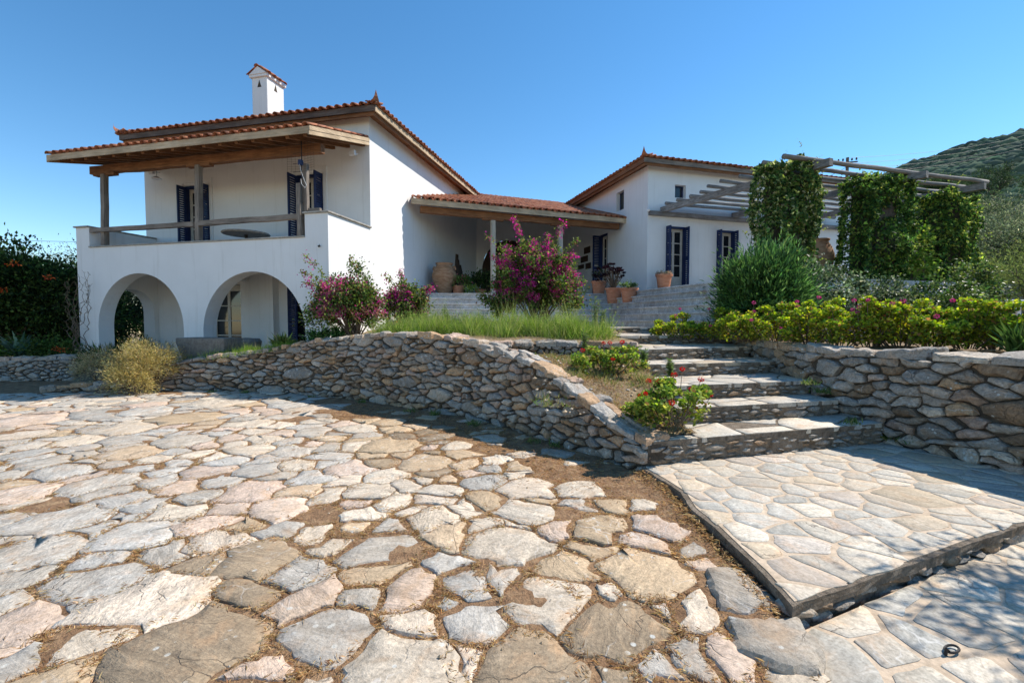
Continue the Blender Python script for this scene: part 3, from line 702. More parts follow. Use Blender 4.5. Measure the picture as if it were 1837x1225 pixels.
def mosaic(poly, z, size, an, ang, gap, mat, parent, name, types, limit=290, rise=.0030, rest='more_slate_pieces', jit=.02, amp=.0007, val=(.85, 1.15), thick=.02, step=.12):
    f = in_poly(poly); xs = [p[0] for p in poly]; ys = [p[1] for p in poly]
    ca, sa = math.cos(ang), math.sin(ang)
    rot = [(p[0] * ca + p[1] * sa, -p[0] * sa + p[1] * ca) for p in poly]; fr = in_poly(rot)
    bx = (min(p[0] for p in rot), max(p[0] for p in rot), min(p[1] for p in rot), max(p[1] for p in rot))
    sd_ = dart(fr, bx, 3000, lambda x, y: size * random.choice((.6, .8, 1.0, 1.3, 1.6)), 9000, an=an)
    cl = power_cells([s_[:2] for s_ in sd_], [s_[2] * .9 for s_ in sd_], ccw(rot), [random.uniform(*gap) for _ in sd_], (1, 1), K=24)
    ss = StoneSet(); m_ = lambda a, b, h: Vector((a * ca - b * sa, a * sa + b * ca, z + h)); GW[:] = [.03, 4.0]
    for c in cl:
        if not c: continue
        A, ce = area_c(c)
        if A < .003: continue
        k = random.uniform(.93, 1.0); c = [(ce[0] + (x - ce[0]) * k, ce[1] + (y - ce[1]) * k) for x, y in c]
        V, Fc = stone_geo(c, m_, thick, .0018, amp, step=step * .8, jit=jit * .6, rnd=.08, tilt=.004, rise=rise + random.uniform(0, .0022), dome=0, freq=3)
        w_ = m_(ce[0], ce[1], 0); ss.add(V, Fc, (random.choice(types) + random.uniform(-.05, .05), random.uniform(*val), random.random()), view_size((w_.x, w_.y), A))
    GW[0] = 0
    ss.flush(name, rest, mat, parent, limit)
mosaic(shrink(slab_poly, .03), SLAB_Z, .29, (1.5, .8), R(-32), (.005, .028), M_SLAB, plat, 'slate_piece', [BLUE] * 5 + [GREY] * 4 + [WHITE] * 4 + [PINK] * 2 + [OCHRE] * 2 , val=(.88, 1.2))
# rubble under the front edge of the platform
a, b = Vector(slab_poly[7]), Vector(slab_poly[8]); d = (b - a).normalized(); nn = Vector((d.y, -d.x)); e = a + d * 4.4
pe = Path([(a.x + d.x * .03 + nn.x * -.03, a.y + d.y * .03 - nn.y * .03, .03), ((a + e).x / 2 - nn.x * .03, (a + e).y / 2 - nn.y * .03, .03), (e.x - nn.x * .03, e.y - nn.y * .03, .03)], 0)
def rubble(path, z0, size, an, parent, name='edge_stone', limit=120, proud=.05, types=(GREY, GREY, BLUE, WHITE, BROWN), fill=.8):
    zmax = max(p.z for p in path.P)
    sd_ = dart(lambda x, y: y < path.zt(x), (0, path.L, z0, zmax), 3000, lambda x, y: size * random.choice((.5, .8, 1.0, 1.5)), 5000, an=an)
    if len(sd_) < 4: return
    cl = power_cells([s_[:2] for s_ in sd_], [s_[2] * .8 for s_ in sd_], [(0, z0), (path.L, z0), (path.L, zmax), (0, zmax)], [random.uniform(.012, .03) for _ in sd_], an, K=16)
    ss = StoneSet()
    for c in cl:
        if not c or random.random() > fill: continue
        A, ce = area_c(c)
        if A < .0008: continue
        big = math.sqrt(A); V, Fc = stone_geo(c, path.face, .1, .012, .015, step=max(.05, big * .45), jit=.07 * big, rnd=.2, tilt=.3, rise=random.uniform(-.01, proud * .6), dome=.02, freq=9)
        ss.add(V, Fc, wtint(random.choice(types)), A)
    ss.flush(name, 'small_' + name + 's', M_WALL, parent, limit, smooth=False)
rubble(pe, -.1, .13, (1.9, .7), plat, proud=.05, fill=.97)
# ---------------------------------------------------------------- lower mortared paving at the right
low = empty('lower_paving', (0, 0, 0), kind='structure')
lowp = [(1.36, .4), (1.38, 1.6), (1.42, 2.16), (1.46, 2.36), (3.6, 3.34), (5.3, 4.05), (5.6, 3.0), (6.1, 1.2), (6.2, .4)]
prism('mortar_bed', ccw(lowp), -.2, -.052, M_MORTAR, low)
mosaic(lowp, -.052, .30, (1.35, .9), R(-15), (.012, .05), M_SLAB, low, 'slate_piece', [BLUE] * 5 + [GREY] * 3 + [WHITE] * 4 + [OCHRE], rise=.003, jit=.02)

# ---------------------------------------------------------------- slate steps
steps = empty('slate_steps', (2, 5, 0), label='rough slate steps with rubble risers climbing between the geranium bed and boulder wall', cat='steps')
steps.location = (0, 0, 0)
ST = [  # front left, front right, level
 ((1.42, 4.80), (4.66, 5.72), .335), ((2.02, 5.60), (4.42, 6.22), .535), ((2.06, 6.12), (4.40, 6.75), .735),
 ((2.08, 7.12), (4.42, 7.72), .93), ((2.10, 7.80), (4.5, 8.66), 1.12), ((2.20, 9.6), (4.8, 9.92), 1.295), ((2.30, 11.85), (5.4, 12.3), 1.435)]
for i, (l, r, z) in enumerate(ST):
    if i + 1 < len(ST): bl, br = ST[i + 1][0], ST[i + 1][1]
    else: bl, br = (2.4, 15.2), (6.2, 14.6)
    zb = ST[i - 1][2] if i else SLAB_Z
    sroot = empty('step', (0, 0, 0)); sroot.parent = steps
    dv = (Vector(br) - Vector(bl)).normalized(); nv = Vector((-dv.y, dv.x)) * .12
    if i == 0: poly = [l, r, (4.6, 6.4), (2.0, 5.75), (1.95, 5.22), (1.40, 5.08)]
    else: poly = [l, r, (br[0] + nv.x, br[1] + nv.y), (bl[0] + nv.x, bl[1] + nv.y)]
    if i == 4: poly = [l, r, (4.85, 10.1), (2.15, 9.8)]
    inner = shrink(poly, .055)
    prism('riser', ccw(inner), zb - .06, z - .048, M_CONC, sroot, .018)
    # tread made of a few big slabs
    prism('mortar_joint', shrink(ccw(poly), .012), z - .055, z - .006, M_CONC, sroot, .006)
    sdir = (Vector(r) - Vector(l)); mosaic(poly, z - .004, .62, (1.5, .9), math.atan2(sdir.y, sdir.x) + R(8), (.004, .012), M_SLAB, sroot, 'tread_slab',
            [WHITE] * 4 + [GREY] * 4 + [BLUE] * 2 + [PINK, OCHRE], rise=.004, jit=.012, amp=.003, thick=.05, step=.16, val=(.95, 1.2))
    dd = sdir.normalized(); nn = Vector((dd.y, -dd.x)); aa = Vector(l) - nn * .015; bb = Vector(r) - nn * .015
    rubble(Path([(aa.x, aa.y, z - .07), ((aa + bb).x / 2, (aa + bb).y / 2, z - .065), (bb.x, bb.y, z - .07)], 0), zb - .01, .125, (2.2, .65), sroot, 'riser_stone', 60, .03, fill=.95)

# ---------------------------------------------------------------- garden earth behind the walls
ctrl = []
for k in range(0, 60):
    q = pw.L * k / 59; p, n = pw.at(q); ctrl.append((p.x - n.x * .5, p.y - n.y * .5, p.z - .05, .35 if p.x > .4 else .6))
ctrl += [(-14, 13, .25, 1.0), (-12, 12.2, .15, 1.0), (-10, 11.8, .2, .8), (-8, 12.2, .3, .8), (-6.5, 12.3, .35, .8), (-5.4, 12.2, .5, .6), (-5.2, 11.3, .75, .5), (-4.2, 11.4, 1.05, .5), (-3.6, 13, 1.33, 1), (-2, 12, 1.4, 1), (-1, 10.5, 1.38, 1), (0, 13, 1.45, 1.2), (2.0, 13, 1.42, 1),
         (.8, 10, 1.32, .8), (1.8, 9.2, 1.22, .6), (-3, 15, 1.45, 1), (1.5, 15, 1.46, 1), (-.5, 9, 1.34, .7)]
CT = np.array(ctrl)
def garden_z(x, y):
    d2 = (CT[:, 0] - x) ** 2 + (CT[:, 1] - y) ** 2; w_ = np.exp(-d2 / (2 * CT[:, 3] ** 2)) + 1e-4 / (d2 + .1) ** 2
    return float((w_ * CT[:, 2]).sum() / w_.sum()) + .03 * nz(x, y, 1.5) + .012 * nz(x, y, 7)
gpoly = [(-18, 13.0), (-11.9, 12.6), (-10.5, 11.0)] + [tuple(pw.face(pw.L * k / 30, 1, -.28).xy) for k in range(0, 22)]
gin = in_poly(gpoly + [(-.3, 8.25), (2.3, 8.3), (2.35, 9.7), (2.5, 15.5), (-4, 17), (-18, 17)])
grid_surface('garden_terrace', -18, 2.6, 7.5, 17, .16, garden_z, M_SOIL, gin)
BED = np.array([(.2, 7.7, 1.0, .4), (1.2, 7.9, .98, .4), (2.0, 7.9, .98, .4), (.7, 6.6, .82, .35), (1.2, 6.4, .76, .35), (1.9, 6.5, .74, .35), (1.1, 5.7, .52, .3), (1.8, 5.8, .52, .3), (1.4, 5.2, .335, .2), (1.9, 5.3, .335, .2),
                (.5, 7.2, .95, .3), (2.0, 7.1, .86, .3)])
def bed_z(x, y):
    d2 = (BED[:, 0] - x) ** 2 + (BED[:, 1] - y) ** 2; w_ = np.exp(-d2 / (2 * BED[:, 3] ** 2)) + 1e-5
    return float((w_ * BED[:, 2]).sum() / w_.sum()) + .02 * nz(x, y, 3) + .012 * nz(x, y, 12)
bpoly = [tuple(pw.face(pw.L * k / 60, .5, -.3).xy) for k in range(44, 59)] + [(1.30, 4.93), (2.04, 5.10), (2.0, 5.6), (2.08, 7), (2.15, 8.15), (-.3, 8.15)]
grid_surface('geranium_bed', -.6, 2.3, 4.9, 8.3, .06, bed_z, M_SOIL, in_poly(bpoly))
rp = [tuple(pr.face(pr.L * k / 20, 1, -.3).xy) for k in range(21)]
def rg_z(x, y): return 1.20 + .04 * nz(x, y, 1.2) + .02 * nz(x, y, 6) + max(0, y - 9) * .02
grid_surface('upper_garden', 4.3, 40, -1, 40, .3, rg_z, M_SOIL, in_poly(rp + [(40, -1), (40, 40), (5.3, 40), (4.9, 10.3)][0:4]))

# ================================================================== BUILDINGS
def wall_sheet(m, f, a0, a1, z0, z1, holes=(), depth=.22):
    """front sheet with rectangular openings and their reveals; f(a, z, d) places a point, d = depth into the wall"""
    A = sorted({a0, a1} | {h[0] for h in holes} | {h[1] for h in holes}); Z = sorted({z0, z1} | {h[2] for h in holes} | {h[3] for h in holes})
    for i in range(len(A) - 1):
        for j in range(len(Z) - 1):
            ca, cz = (A[i] + A[i + 1]) / 2, (Z[j] + Z[j + 1]) / 2
            if any(h[0] < ca < h[1] and h[2] < cz < h[3] for h in holes): continue
            m.add([f(A[i], Z[j], 0), f(A[i + 1], Z[j], 0), f(A[i + 1], Z[j + 1], 0), f(A[i], Z[j + 1], 0)], [(0, 1, 2, 3)])
    for h in holes:
        c = [(h[0], h[2]), (h[1], h[2]), (h[1], h[3]), (h[0], h[3])]
        for k in range(4):
            p, q = c[k], c[(k + 1) % 4]
            m.add([f(p[0], p[1], 0), f(p[0], p[1], depth), f(q[0], q[1], depth), f(q[0], q[1], 0)], [(0, 1, 2, 3)])
        m.add([f(c[0][0], c[0][1], depth), f(c[1][0], c[1][1], depth), f(c[2][0], c[2][1], depth), f(c[3][0], c[3][1], depth)], [(0, 1, 2, 3)])
def arch_sheet(m, f, a0, a1, z0, top, arches, thick, nseg=20):
    """wall with round-headed openings; arches = (left, right, springing); top(a) gives the wall head"""
    xs = {a0, a1}
    for l, r, sp in arches:
        for k in range(nseg + 1): xs.add(round((l + r) / 2 - (r - l) / 2 * math.cos(PI * k / nseg), 5))
    for brk in top: xs.add(brk[0]); xs.add(brk[1])
    xs = sorted(xs)
    def tz(a):
        for b in top:
            if b[0] <= a <= b[1]: return b[2]
    def inside(a):
        for l, r, sp in arches:
            if l < a < r: return (l, r, sp)
    def bz(a, ar):
        l, r, sp = ar; c, R_ = (l + r) / 2, (r - l) / 2; return sp + math.sqrt(max(0, R_ * R_ - (a - c) ** 2))
    for i in range(len(xs) - 1):
        a, b = xs[i], xs[i + 1]; c = (a + b) / 2; ar = inside(c); t = tz(c)
        za, zb = (bz(a, ar), bz(b, ar)) if ar else (z0, z0)
        m.add([f(a, za, 0), f(b, zb, 0), f(b, t, 0), f(a, t, 0)], [(0, 1, 2, 3)])
        m.add([f(a, za, thick), f(b, zb, thick), f(b, t, thick), f(a, t, thick)], [(3, 2, 1, 0)])
        m.add([f(a, t, 0), f(b, t, 0), f(b, t, thick), f(a, t, thick)], [(0, 1, 2, 3)])
        if ar: m.add([f(a, za, 0), f(a, za, thick), f(b, zb, thick), f(b, zb, 0)], [(0, 1, 2, 3)])
    for l, r, sp in arches:
        for e in (l, r): m.add([f(e, z0, 0), f(e, sp, 0), f(e, sp, thick), f(e, z0, thick)], [(0, 1, 2, 3)])
    for e in (a0, a1): m.add([f(e, z0, 0), f(e, tz(e), 0), f(e, tz(e), thick), f(e, z0, thick)], [(0, 1, 2, 3)])
    for k in range(len(top) - 1):
        if top[k][2] != top[k + 1][2]:
            a = top[k][1]; m.add([f(a, top[k][2], 0), f(a, top[k + 1][2], 0), f(a, top[k + 1][2], thick), f(a, top[k][2], thick)], [(0, 1, 2, 3)])

# --- roof tiles
def tile_geo(r0=.088, r1=.070, L=.42, th=.014, k=6, up=True):
    V = []; Fc = []
    for (y, r) in ((0, r0), (L, r1)):
        for rr in (r, r - th):
            for j in range(k + 1):
                a = PI * j / k; V.append((rr * math.cos(a), y, (rr * math.sin(a) * (.85 if up else -.6))))
    n = k + 1
    for j in range(k):
        Fc.append((j, j + 1, 2 * n + j + 1, 2 * n + j)); Fc.append((n + j + 1, n + j, 3 * n + j, 3 * n + j + 1)); Fc.append((j + 1, j, n + j, n + j + 1)); Fc.append((2 * n + j, 2 * n + j + 1, 3 * n + j + 1, 3 * n + j))
    Fc.append((0, n, 3 * n, 2 * n)[::-1]); Fc.append((k, n + k, 3 * n + k, 2 * n + k))
    return V, Fc
TV, TF = tile_geo(); PV, PF = tile_geo(.085, .085, .40, .012, 4, False)
TILE_MESH = None
def tile_mesh():
    global TILE_MESH
    if TILE_MESH is None:
        TILE_MESH = bpy.data.meshes.new('roof_tile'); TILE_MESH.from_pydata(TV, [], TF); TILE_MESH.materials.append(M_TILE)
        TILE_MESH.polygons.foreach_set('use_smooth', [f[0] != -1 for f in TF])
    return TILE_MESH
def put_tiles(parent, mats_parts, mats_rest, mats_pan, ridge=()):
    for M in mats_parts:
        o = bpy.data.objects.new('roof_tile', tile_mesh()); COL.objects.link(o); o.parent = parent; o.matrix_local = M
    tv = np.array(TV); tv = np.hstack([tv, np.ones((len(tv), 1))]); pv = np.array(PV); pv = np.hstack([pv, np.ones((len(pv), 1))])
    for nm, mats, B, Fq in (('upper_roof_tiles', mats_rest, tv, TF), ('pan_tiles', mats_pan, pv, PF), ('ridge_tiles', ridge, tv, TF)):
        if not mats: continue
        V = np.concatenate([(B @ np.array(M).T)[:, :3] for M in mats]); n = len(B)
        Fq = np.array(Fq); FF = np.concatenate([Fq + i * n for i in range(len(mats))])
        mk_np(nm, V, FF, M_TILE, parent, kind='stuff')
def frame_m(o, x, y):
    x = Vector(x).normalized(); y = Vector(y).normalized(); z = x.cross(y).normalized()
    return Matrix(((x.x, y.x, z.x, o[0]), (x.y, y.y, z.y, o[1]), (x.z, y.z, z.z, o[2]), (0, 0, 0, 1)))
def jit_m(s=1.0): return Matrix.Translation((random.uniform(-.006, .006) * s, random.uniform(-.02, .015) * s, random.uniform(0, .008) * s)) @ Matrix.Rotation(random.uniform(-.03, .03) * s, 4, 'Z') @ Matrix.Rotation(R(2.5), 4, 'X')
def horn(parent, at, out, s=.27):
    """upturned corner tile"""
    o = Vector(out).normalized(); sdv = o.cross(Vector((0, 0, 1))); V = []; Fc = []
    prof = [(-.25, .13, .02, .10), (-.05, .17, .0, .17), (.10, .13, .04, .22), (.17, .06, .18, .30), (.16, .0, .42, .43)]
    for d, w, z0, z1 in prof:
        c = Vector(at) + o * d * s / .36; w *= s / .36; z0 *= s / .36; z1 *= s / .36
        V += [c - sdv * w + Vector((0, 0, z0)), c + Vector((0, 0, z1)), c + sdv * w + Vector((0, 0, z0)), c + Vector((0, 0, z0 - .01))]
    for i in range(len(prof) - 1):
        for k in range(4): Fc.append((i * 4 + k, i * 4 + (k + 1) % 4, i * 4 + 4 + (k + 1) % 4, i * 4 + 4 + k))
    Fc += [(3, 2, 1, 0), tuple(len(V) - 4 + k for k in range(4))]
    mk('corner_tile', V, Fc, M_TILE, parent)
def hip_roof(house, x0, x1, y0, y1, ov, z, slope, boards):
    roof = empty('roof', (0, 0, 0)); roof.parent = house
    X0, X1, Y0, Y1 = x0 - ov, x1 + ov, y0 - ov, y1 + ov; hs = min(X1 - X0, Y1 - Y0) / 2; hz = z + hs * slope
    if X1 - X0 < Y1 - Y0: r0, r1 = ((X0 + X1) / 2, Y0 + hs, hz), ((X0 + X1) / 2, Y1 - hs, hz)
    else: r0, r1 = (X0 + hs, (Y0 + Y1) / 2, hz), (X1 - hs, (Y0 + Y1) / 2, hz)
    c = [(X0, Y0, z), (X1, Y0, z), (X1, Y1, z), (X0, Y1, z)]
    if X1 - X0 < Y1 - Y0: fs = [(0, 1, 4), (1, 2, 5, 4), (2, 3, 5), (3, 0, 4, 5)]
    else: fs = [(0, 1, 5, 4), (1, 2, 5), (2, 3, 4, 5), (3, 0, 4)]
    dz = .03
    m = MB(); m.add([(p[0], p[1], p[2] - dz) for p in c + [r0, r1]], fs); m.build('roof_deck', M_WBX, roof)
    m = MB(); m.box(X0 + .03, X1 - .03, Y0 + .03, Y1 - .03, z - .115, z - .095); m.build('soffit', M_WBX, roof)
    # fascia and the brown board under it
    for nm, mt1, mt2, d, za, zb in (('fascia_board', boards[0], boards[1], 0, z - .17, z - .01), ('lower_board', M_WBX, M_WBY, .07, z - .26, z - .172)):
        t = .035
        for (a, b, e, g, mt) in ((X0 + d, X1 - d, Y0 + d, Y0 + d + t, mt1), (X0 + d, X1 - d, Y1 - d - t, Y1 - d, mt1), (X1 - d - t, X1 - d, Y0 + d + t, Y1 - d - t, mt2), (X0 + d, X0 + d + t, Y0 + d + t, Y1 - d - t, mt2)):
            m = MB(); m.box(a, b, e, g, za, zb); m.build(nm, mt, roof)
    parts = []; rest = []; pans = []; pitch = .245; rl = .36
    sides = [((X0, Y0), (1, 0), (0, 1), X1 - X0), ((X1, Y0), (0, 1), (-1, 0), Y1 - Y0), ((X1, Y1), (-1, 0), (0, -1), X1 - X0), ((X0, Y1), (0, -1), (1, 0), Y1 - Y0)]
    for si, (o, al, inn, L) in enumerate(sides):
        n = int(L / pitch); pt = L / n; up = Vector((inn[0], inn[1], slope)).normalized()
        for i in range(n):
            for half, lst in ((.5, 't'), (1.0, 'p')):
                a = (i + half) * pt; run = min(a, L - a, hs)
                for j in range(int(run / (rl * .96)) + 1):
                    if j * rl > run: break
                    s_ = j * rl - .07
                    M = frame_m((o[0] + al[0] * a + up.x * s_, o[1] + al[1] * a + up.y * s_, z + up.z * s_ + (.02 if lst == 't' else .045)), (al[0], al[1], 0), up) @ jit_m()
                    if lst == 'p': pans.append(M)
                    elif j < 2 and si < 2 and len(parts) < 296: parts.append(M)
                    else: rest.append(M)
    ridge = []
    for k, (cx, cy) in enumerate(((X0, Y0), (X1, Y0), (X1, Y1), (X0, Y1))):
        tgt = min((r0, r1), key=lambda r: (r[0] - cx) ** 2 + (r[1] - cy) ** 2); d = Vector((tgt[0] - cx, tgt[1] - cy, hz - z)); n = int(d.length / .36); dn = d.normalized()
        for i in range(n + 1):
            p = Vector((cx, cy, z + .06)) + dn * (i * .36); ridge.append(frame_m(p, dn.cross(Vector((0, 0, 1))), dn) @ Matrix.Scale(1.15, 4))
        horn(roof, (cx, cy, z + .03), (cx - tgt[0], cy - tgt[1], 0))
    d = Vector(r1) - Vector(r0)
    for i in range(int(d.length / .36)): ridge.append(frame_m(Vector(r0) + Vector((0, 0, .06)) + d.normalized() * (i * .36), d.cross(Vector((0, 0, 1))), d) @ Matrix.Scale(1.2, 4))
    put_tiles(roof, parts, rest, pans, ridge)
    return roof

# --- doors and windows
def french_door(parent, loc, rz, w, h, rows=4, leafs=2, name='door', solid=.42, shut=(70, 70), sw=None, shut_h=None, louv=True):
    """parts: door (> pane), two shutters. local x along the wall, y into the wall; loc = lower left corner of the opening on the wall face"""
    fr = MB(); y = .16; t = .05
    fr.box(0, .06, y - .02, y + .05, 0, h); fr.box(w - .06, w, y - .02, y + .05, 0, h); fr.box(.06, w - .06, y - .02, y + .05, h - .07, h)
    lw = (w - .12) / leafs; panes = []
    for l in range(leafs):
        a = .06 + l * lw; b = a + lw; s = .05; z0 = .02
        fr.box(a + .003, a + s, y, y + t, z0, h - .075); fr.box(b - s, b - .003, y, y + t, z0, h - .075)
        fr.box(a + s, b - s, y + .002, y + t - .002, z0, .12); fr.box(a + s, b - s, y + .002, y + t - .002, h - .17, h - .077)
        zs = solid if solid > .2 else .12
        if solid > .2: fr.box(a + s, b - s, y + .012, y + .035, .12, zs); fr.box(a + s, b - s, y + .002, y + t - .002, zs, zs + .08); zs += .08
        ph = (h - .17 - zs) / rows
        for r in range(rows):
            zb = zs + r * ph
            if r: fr.box(a + s, b - s, y + .004, y + .04, zb - .016, zb + .016)
            panes.append((a + s, b - s, zb + (.016 if r else 0), zb + ph - (.016 if r < rows - 1 else 0)))
    bf = MB(); bf.box(-.0, .04, .0, .13, 0, h); bf.box(w - .04, w, .0, .13, 0, h); bf.box(.04, w - .04, .0, .13, h - .06, h)
    if shut[0]: bo = bf.build('door_frame', M_BLUE, parent); bo.location = loc; bo.rotation_euler = (0, 0, rz)
    d = fr.build(name, M_CREAM, parent); d.location = loc; d.rotation_euler = (0, 0, rz)
    for p in panes:
        m = MB(); m.box(p[0], p[1], y + .02, y + .026, p[2], p[3]); m.build('pane', M_GLASS, d)
    hh = shut_h or h - .02; sw = sw or w / 2 - .02
    for side, ang in zip((0, 1), shut):
        if ang is None: continue
        m = MB(); sgn = 1 if side == 0 else -1
        def bx(a, b, y0, y1, z0, z1): m.box(min(a * sgn, b * sgn), max(a * sgn, b * sgn), y0, y1, z0, z1)
        bx(0, .07, -.02, .02, 0, hh); bx(sw - .07, sw, -.02, .02, 0, hh); 
        for z_ in (0, hh * .48, hh - .09): bx(.07, sw - .07, -.018, .018, z_, z_ + .09)
        if louv:
            for q in range(int(hh / .07)):
                z_ = .09 + q * .07
                if z_ > hh - .12 or abs(z_ - hh * .48 - .03) < .06: continue
                bx(.07, sw - .07, -.012 + .004 * (q % 2), .008, z_ + .006, z_ + .058)
        else: bx(.07, sw - .07, -.008, .008, .09, hh - .09)
        s_ = m.build('shutter', M_BLUE, parent)
        off = Vector((0.01 if side == 0 else w - .01, .03, .01)); c, s2 = math.cos(rz), math.sin(rz)
        s_.location = (loc[0] + off.x * c - off.y * s2, loc[1] + off.x * s2 + off.y * c, loc[2] + off.z)
        s_.rotation_euler = (0, 0, rz - R(ang) * (1 if side == 0 else -1))
    return d
def small_window(parent, loc, rz, w, h):
    m = MB(); y = .17; t = .05
    m.box(0, t, y, y + .04, 0, h); m.box(w - t, w, y, y + .04, 0, h); m.box(t, w - t, y + .001, y + .039, 0, t); m.box(t, w - t, y + .001, y + .039, h - t, h)
    d = m.build('window', M_BLUE, parent); d.location = loc; d.rotation_euler = (0, 0, rz)
    m = MB(); m.box(t, w - t, y + .015, y + .02, t, h - t); m.build('pane', M_GLASS, d)

# ------------------------------------------------------------------ the two-storey house
HA = R(-13.4); HO = (-4.551, 11.558)
def hw(x, y, z=0): return Vector((HO[0] + x * math.cos(HA) - y * math.sin(HA), HO[1] + x * math.sin(HA) + y * math.cos(HA), z))
H = empty('house', (HO[0], HO[1], 0), HA, label='white two-storey house with ground-floor arches, tiled balcony roof and square chimney', cat='house')
m = MB()
arch_sheet(m, lambda a, z, d: (a, d, z), -8.25, 0, -.3, [(-8.25, -7.76, 4.28), (-7.76, -.66, 3.70), (-.66, 0, 4.28)], [(-7.54, -4.51, 1.42), (-3.86, -.70, 1.31)], .42, 28)
m.build('arcade_wall', M_STUC, H)
m = MB()
arch_sheet(m, lambda a, z, d: (-8.25 + d, a, z), .423, 2.0, -.3, [(.423, 2.0, 4.28)], [(.50, 1.86, 1.92)], .45, 16)
m.build('side_arch_wall', M_STUC, H)
m = MB(); m.box(-.35, -.001, .423, 1.999, -.3, 4.28); m.build('balcony_end_wall', M_STUC, H)
m = MB(); m.box(-7.797, -.352, .423, 1.998, 3.12, 3.42); m.build('balcony_floor', M_STUC, H)
cap = MB(); cap.box(-8.30, -7.74, -.05, .46, 4.282, 4.325); cap.box(-7.758, -.662, -.04, .46, 3.702, 3.742); cap.box(-.70, .05, -.05, .46, 4.283, 4.325)
cap.box(-.40, .05, .462, 2.0, 4.284, 4.326); cap.box(-8.30, -7.76, .462, 2.0, 4.284, 4.326); bevel(cap.build('parapet_capping', M_CAP, H), .008)
# main block
holes_f = [(-6.58, -5.66, 3.43, 5.92), (-2.46, -1.56, 3.43, 5.97), (-5.75, -4.55, .3, 2.75), (-2.85, -1.75, .3, 2.75)]
m = MB(); Y1 = 12.3
wall_sheet(m, lambda a, z, d: (a, 2.0 + d, z), -8.2, 0, -.3, 7.46, holes_f, .24)
wall_sheet(m, lambda a, z, d: (-d, a, z), 2.0, Y1, -.3, 7.46)
wall_sheet(m, lambda a, z, d: (-8.2 + d, a, z), 2.0, Y1, -.3, 7.46)
wall_sheet(m, lambda a, z, d: (a, Y1 - d, z), -8.2, 0, -.3, 7.46)
m.build('wall', M_STUC, H)
m = MB(); m.box(-4.0, -3.15, 1.75, 1.998, .2, 3.1); m.box(-5.9, -4.02, 1.55, 1.997, 2.85, 3.1); m.build('pier', M_STUC, H)
for x0, x1, zt_ in ((-2.46, -1.56, 6.05), (-6.58, -5.66, 6.0)):
    for (a, b, c, d) in ((x0 - .16, x0 - .05, 3.43, zt_), (x1 + .05, x1 + .16, 3.43, zt_), (x0 - .16, x1 + .16, zt_ + .001, zt_ + .1)):
        m = MB(); m.box(a, b, 1.968, 1.999, c, d); m.build('door_surround', M_STUC, H)
french_door(H, (-6.58, 2.0, 3.43), 0, .92, 2.47, 5, 2, solid=.3, shut=(95, 92), sw=.30)
french_door(H, (-2.46, 2.0, 3.43), 0, .90, 2.52, 5, 2, solid=.3, shut=(88, 92), sw=.42)
french_door(H, (-5.75, 2.0, .3), 0, 1.2, 2.43, 4, 2, solid=.3, shut=(None, None))
french_door(H, (-2.85, 2.0, .3), 0, 1.1, 2.43, 4, 2, solid=.3, shut=(25, 85), sw=.52)
roofH = hip_roof(H, -8.2, 0, 2.0, Y1, .43, 7.56, .27, (M_WDX, M_WFY))
# chimney
ch = MB(); CX0, CX1, CY0, CY1 = -5.21, -4.61, 3.4, 4.2
ch.box(CX0, CX1, CY0, CY1, 7.6, 9.82)
ch.box(CX0 - .06, CX1 + .06, CY0 - .06, CY1 + .06, 9.82, 9.90)
# little gable roof of mortar with the ridge running front to back
zc = 9.90; ch.add([(CX0 - .08, CY0 - .08, zc), (CX1 + .08, CY0 - .08, zc), (CX1 + .08, CY1 + .08, zc), (CX0 - .08, CY1 + .08, zc), ((CX0 + CX1) / 2, CY0 - .08, zc + .26), ((CX0 + CX1) / 2, CY1 + .08, zc + .26)],
       [(0, 1, 4), (2, 3, 5), (1, 2, 5, 4), (3, 0, 4, 5), (3, 2, 1, 0)])
cho = bevel(ch.build('chimney', M_STUC, roofH), .012)
m = MB(); yc, xc = (CY0 + CY1) / 2, (CX0 + CX1) / 2
def tri(mm, c, ax, s=.13, nrm=(0, -1, 0)):
    c = Vector(c); ax = Vector(ax); n = Vector(nrm); a = [c - ax * s * .5, c + ax * s * .5, c + Vector((0, 0, s * 1.5))]
    mm.add([p + n * .004 for p in a] + [p - n * .01 for p in a], [(0, 1, 2), (5, 4, 3), (0, 3, 4, 1), (1, 4, 5, 2), (2, 5, 3, 0)])
tri(m, (xc, CY0, 9.50), (1, 0, 0), .16); tri(m, (CX1, yc, 9.50), (0, 1, 0), .16, (1, 0, 0))
m.build('chimney_vent', M_CORE, roofH)
mt_ = []
for k in range(4):
    y_ = CY0 - .02 + k * .25
    for sgn in (1, -1):
        up = Vector((-sgn * (CX1 - CX0 + .16) / 2, 0, .26)).normalized()
        mt_.append(frame_m(((CX1 + .12 if sgn > 0 else CX0 - .12), y_, zc + .0), (0, sgn, 0), up))
mt_.append(frame_m((xc, CY0 - .14, zc + .24), (1, 0, 0), (0, 1, 0))); mt_.append(frame_m((xc, CY0 + .24, zc + .24), (1, 0, 0), (0, 1, 0))); mt_.append(frame_m((xc, CY0 + .6, zc + .24), (1, 0, 0), (0, 1, 0)))
for M in mt_:
    o = bpy.data.objects.new('chimney_tile', tile_mesh()); COL.objects.link(o); o.parent = roofH; o.matrix_local = M

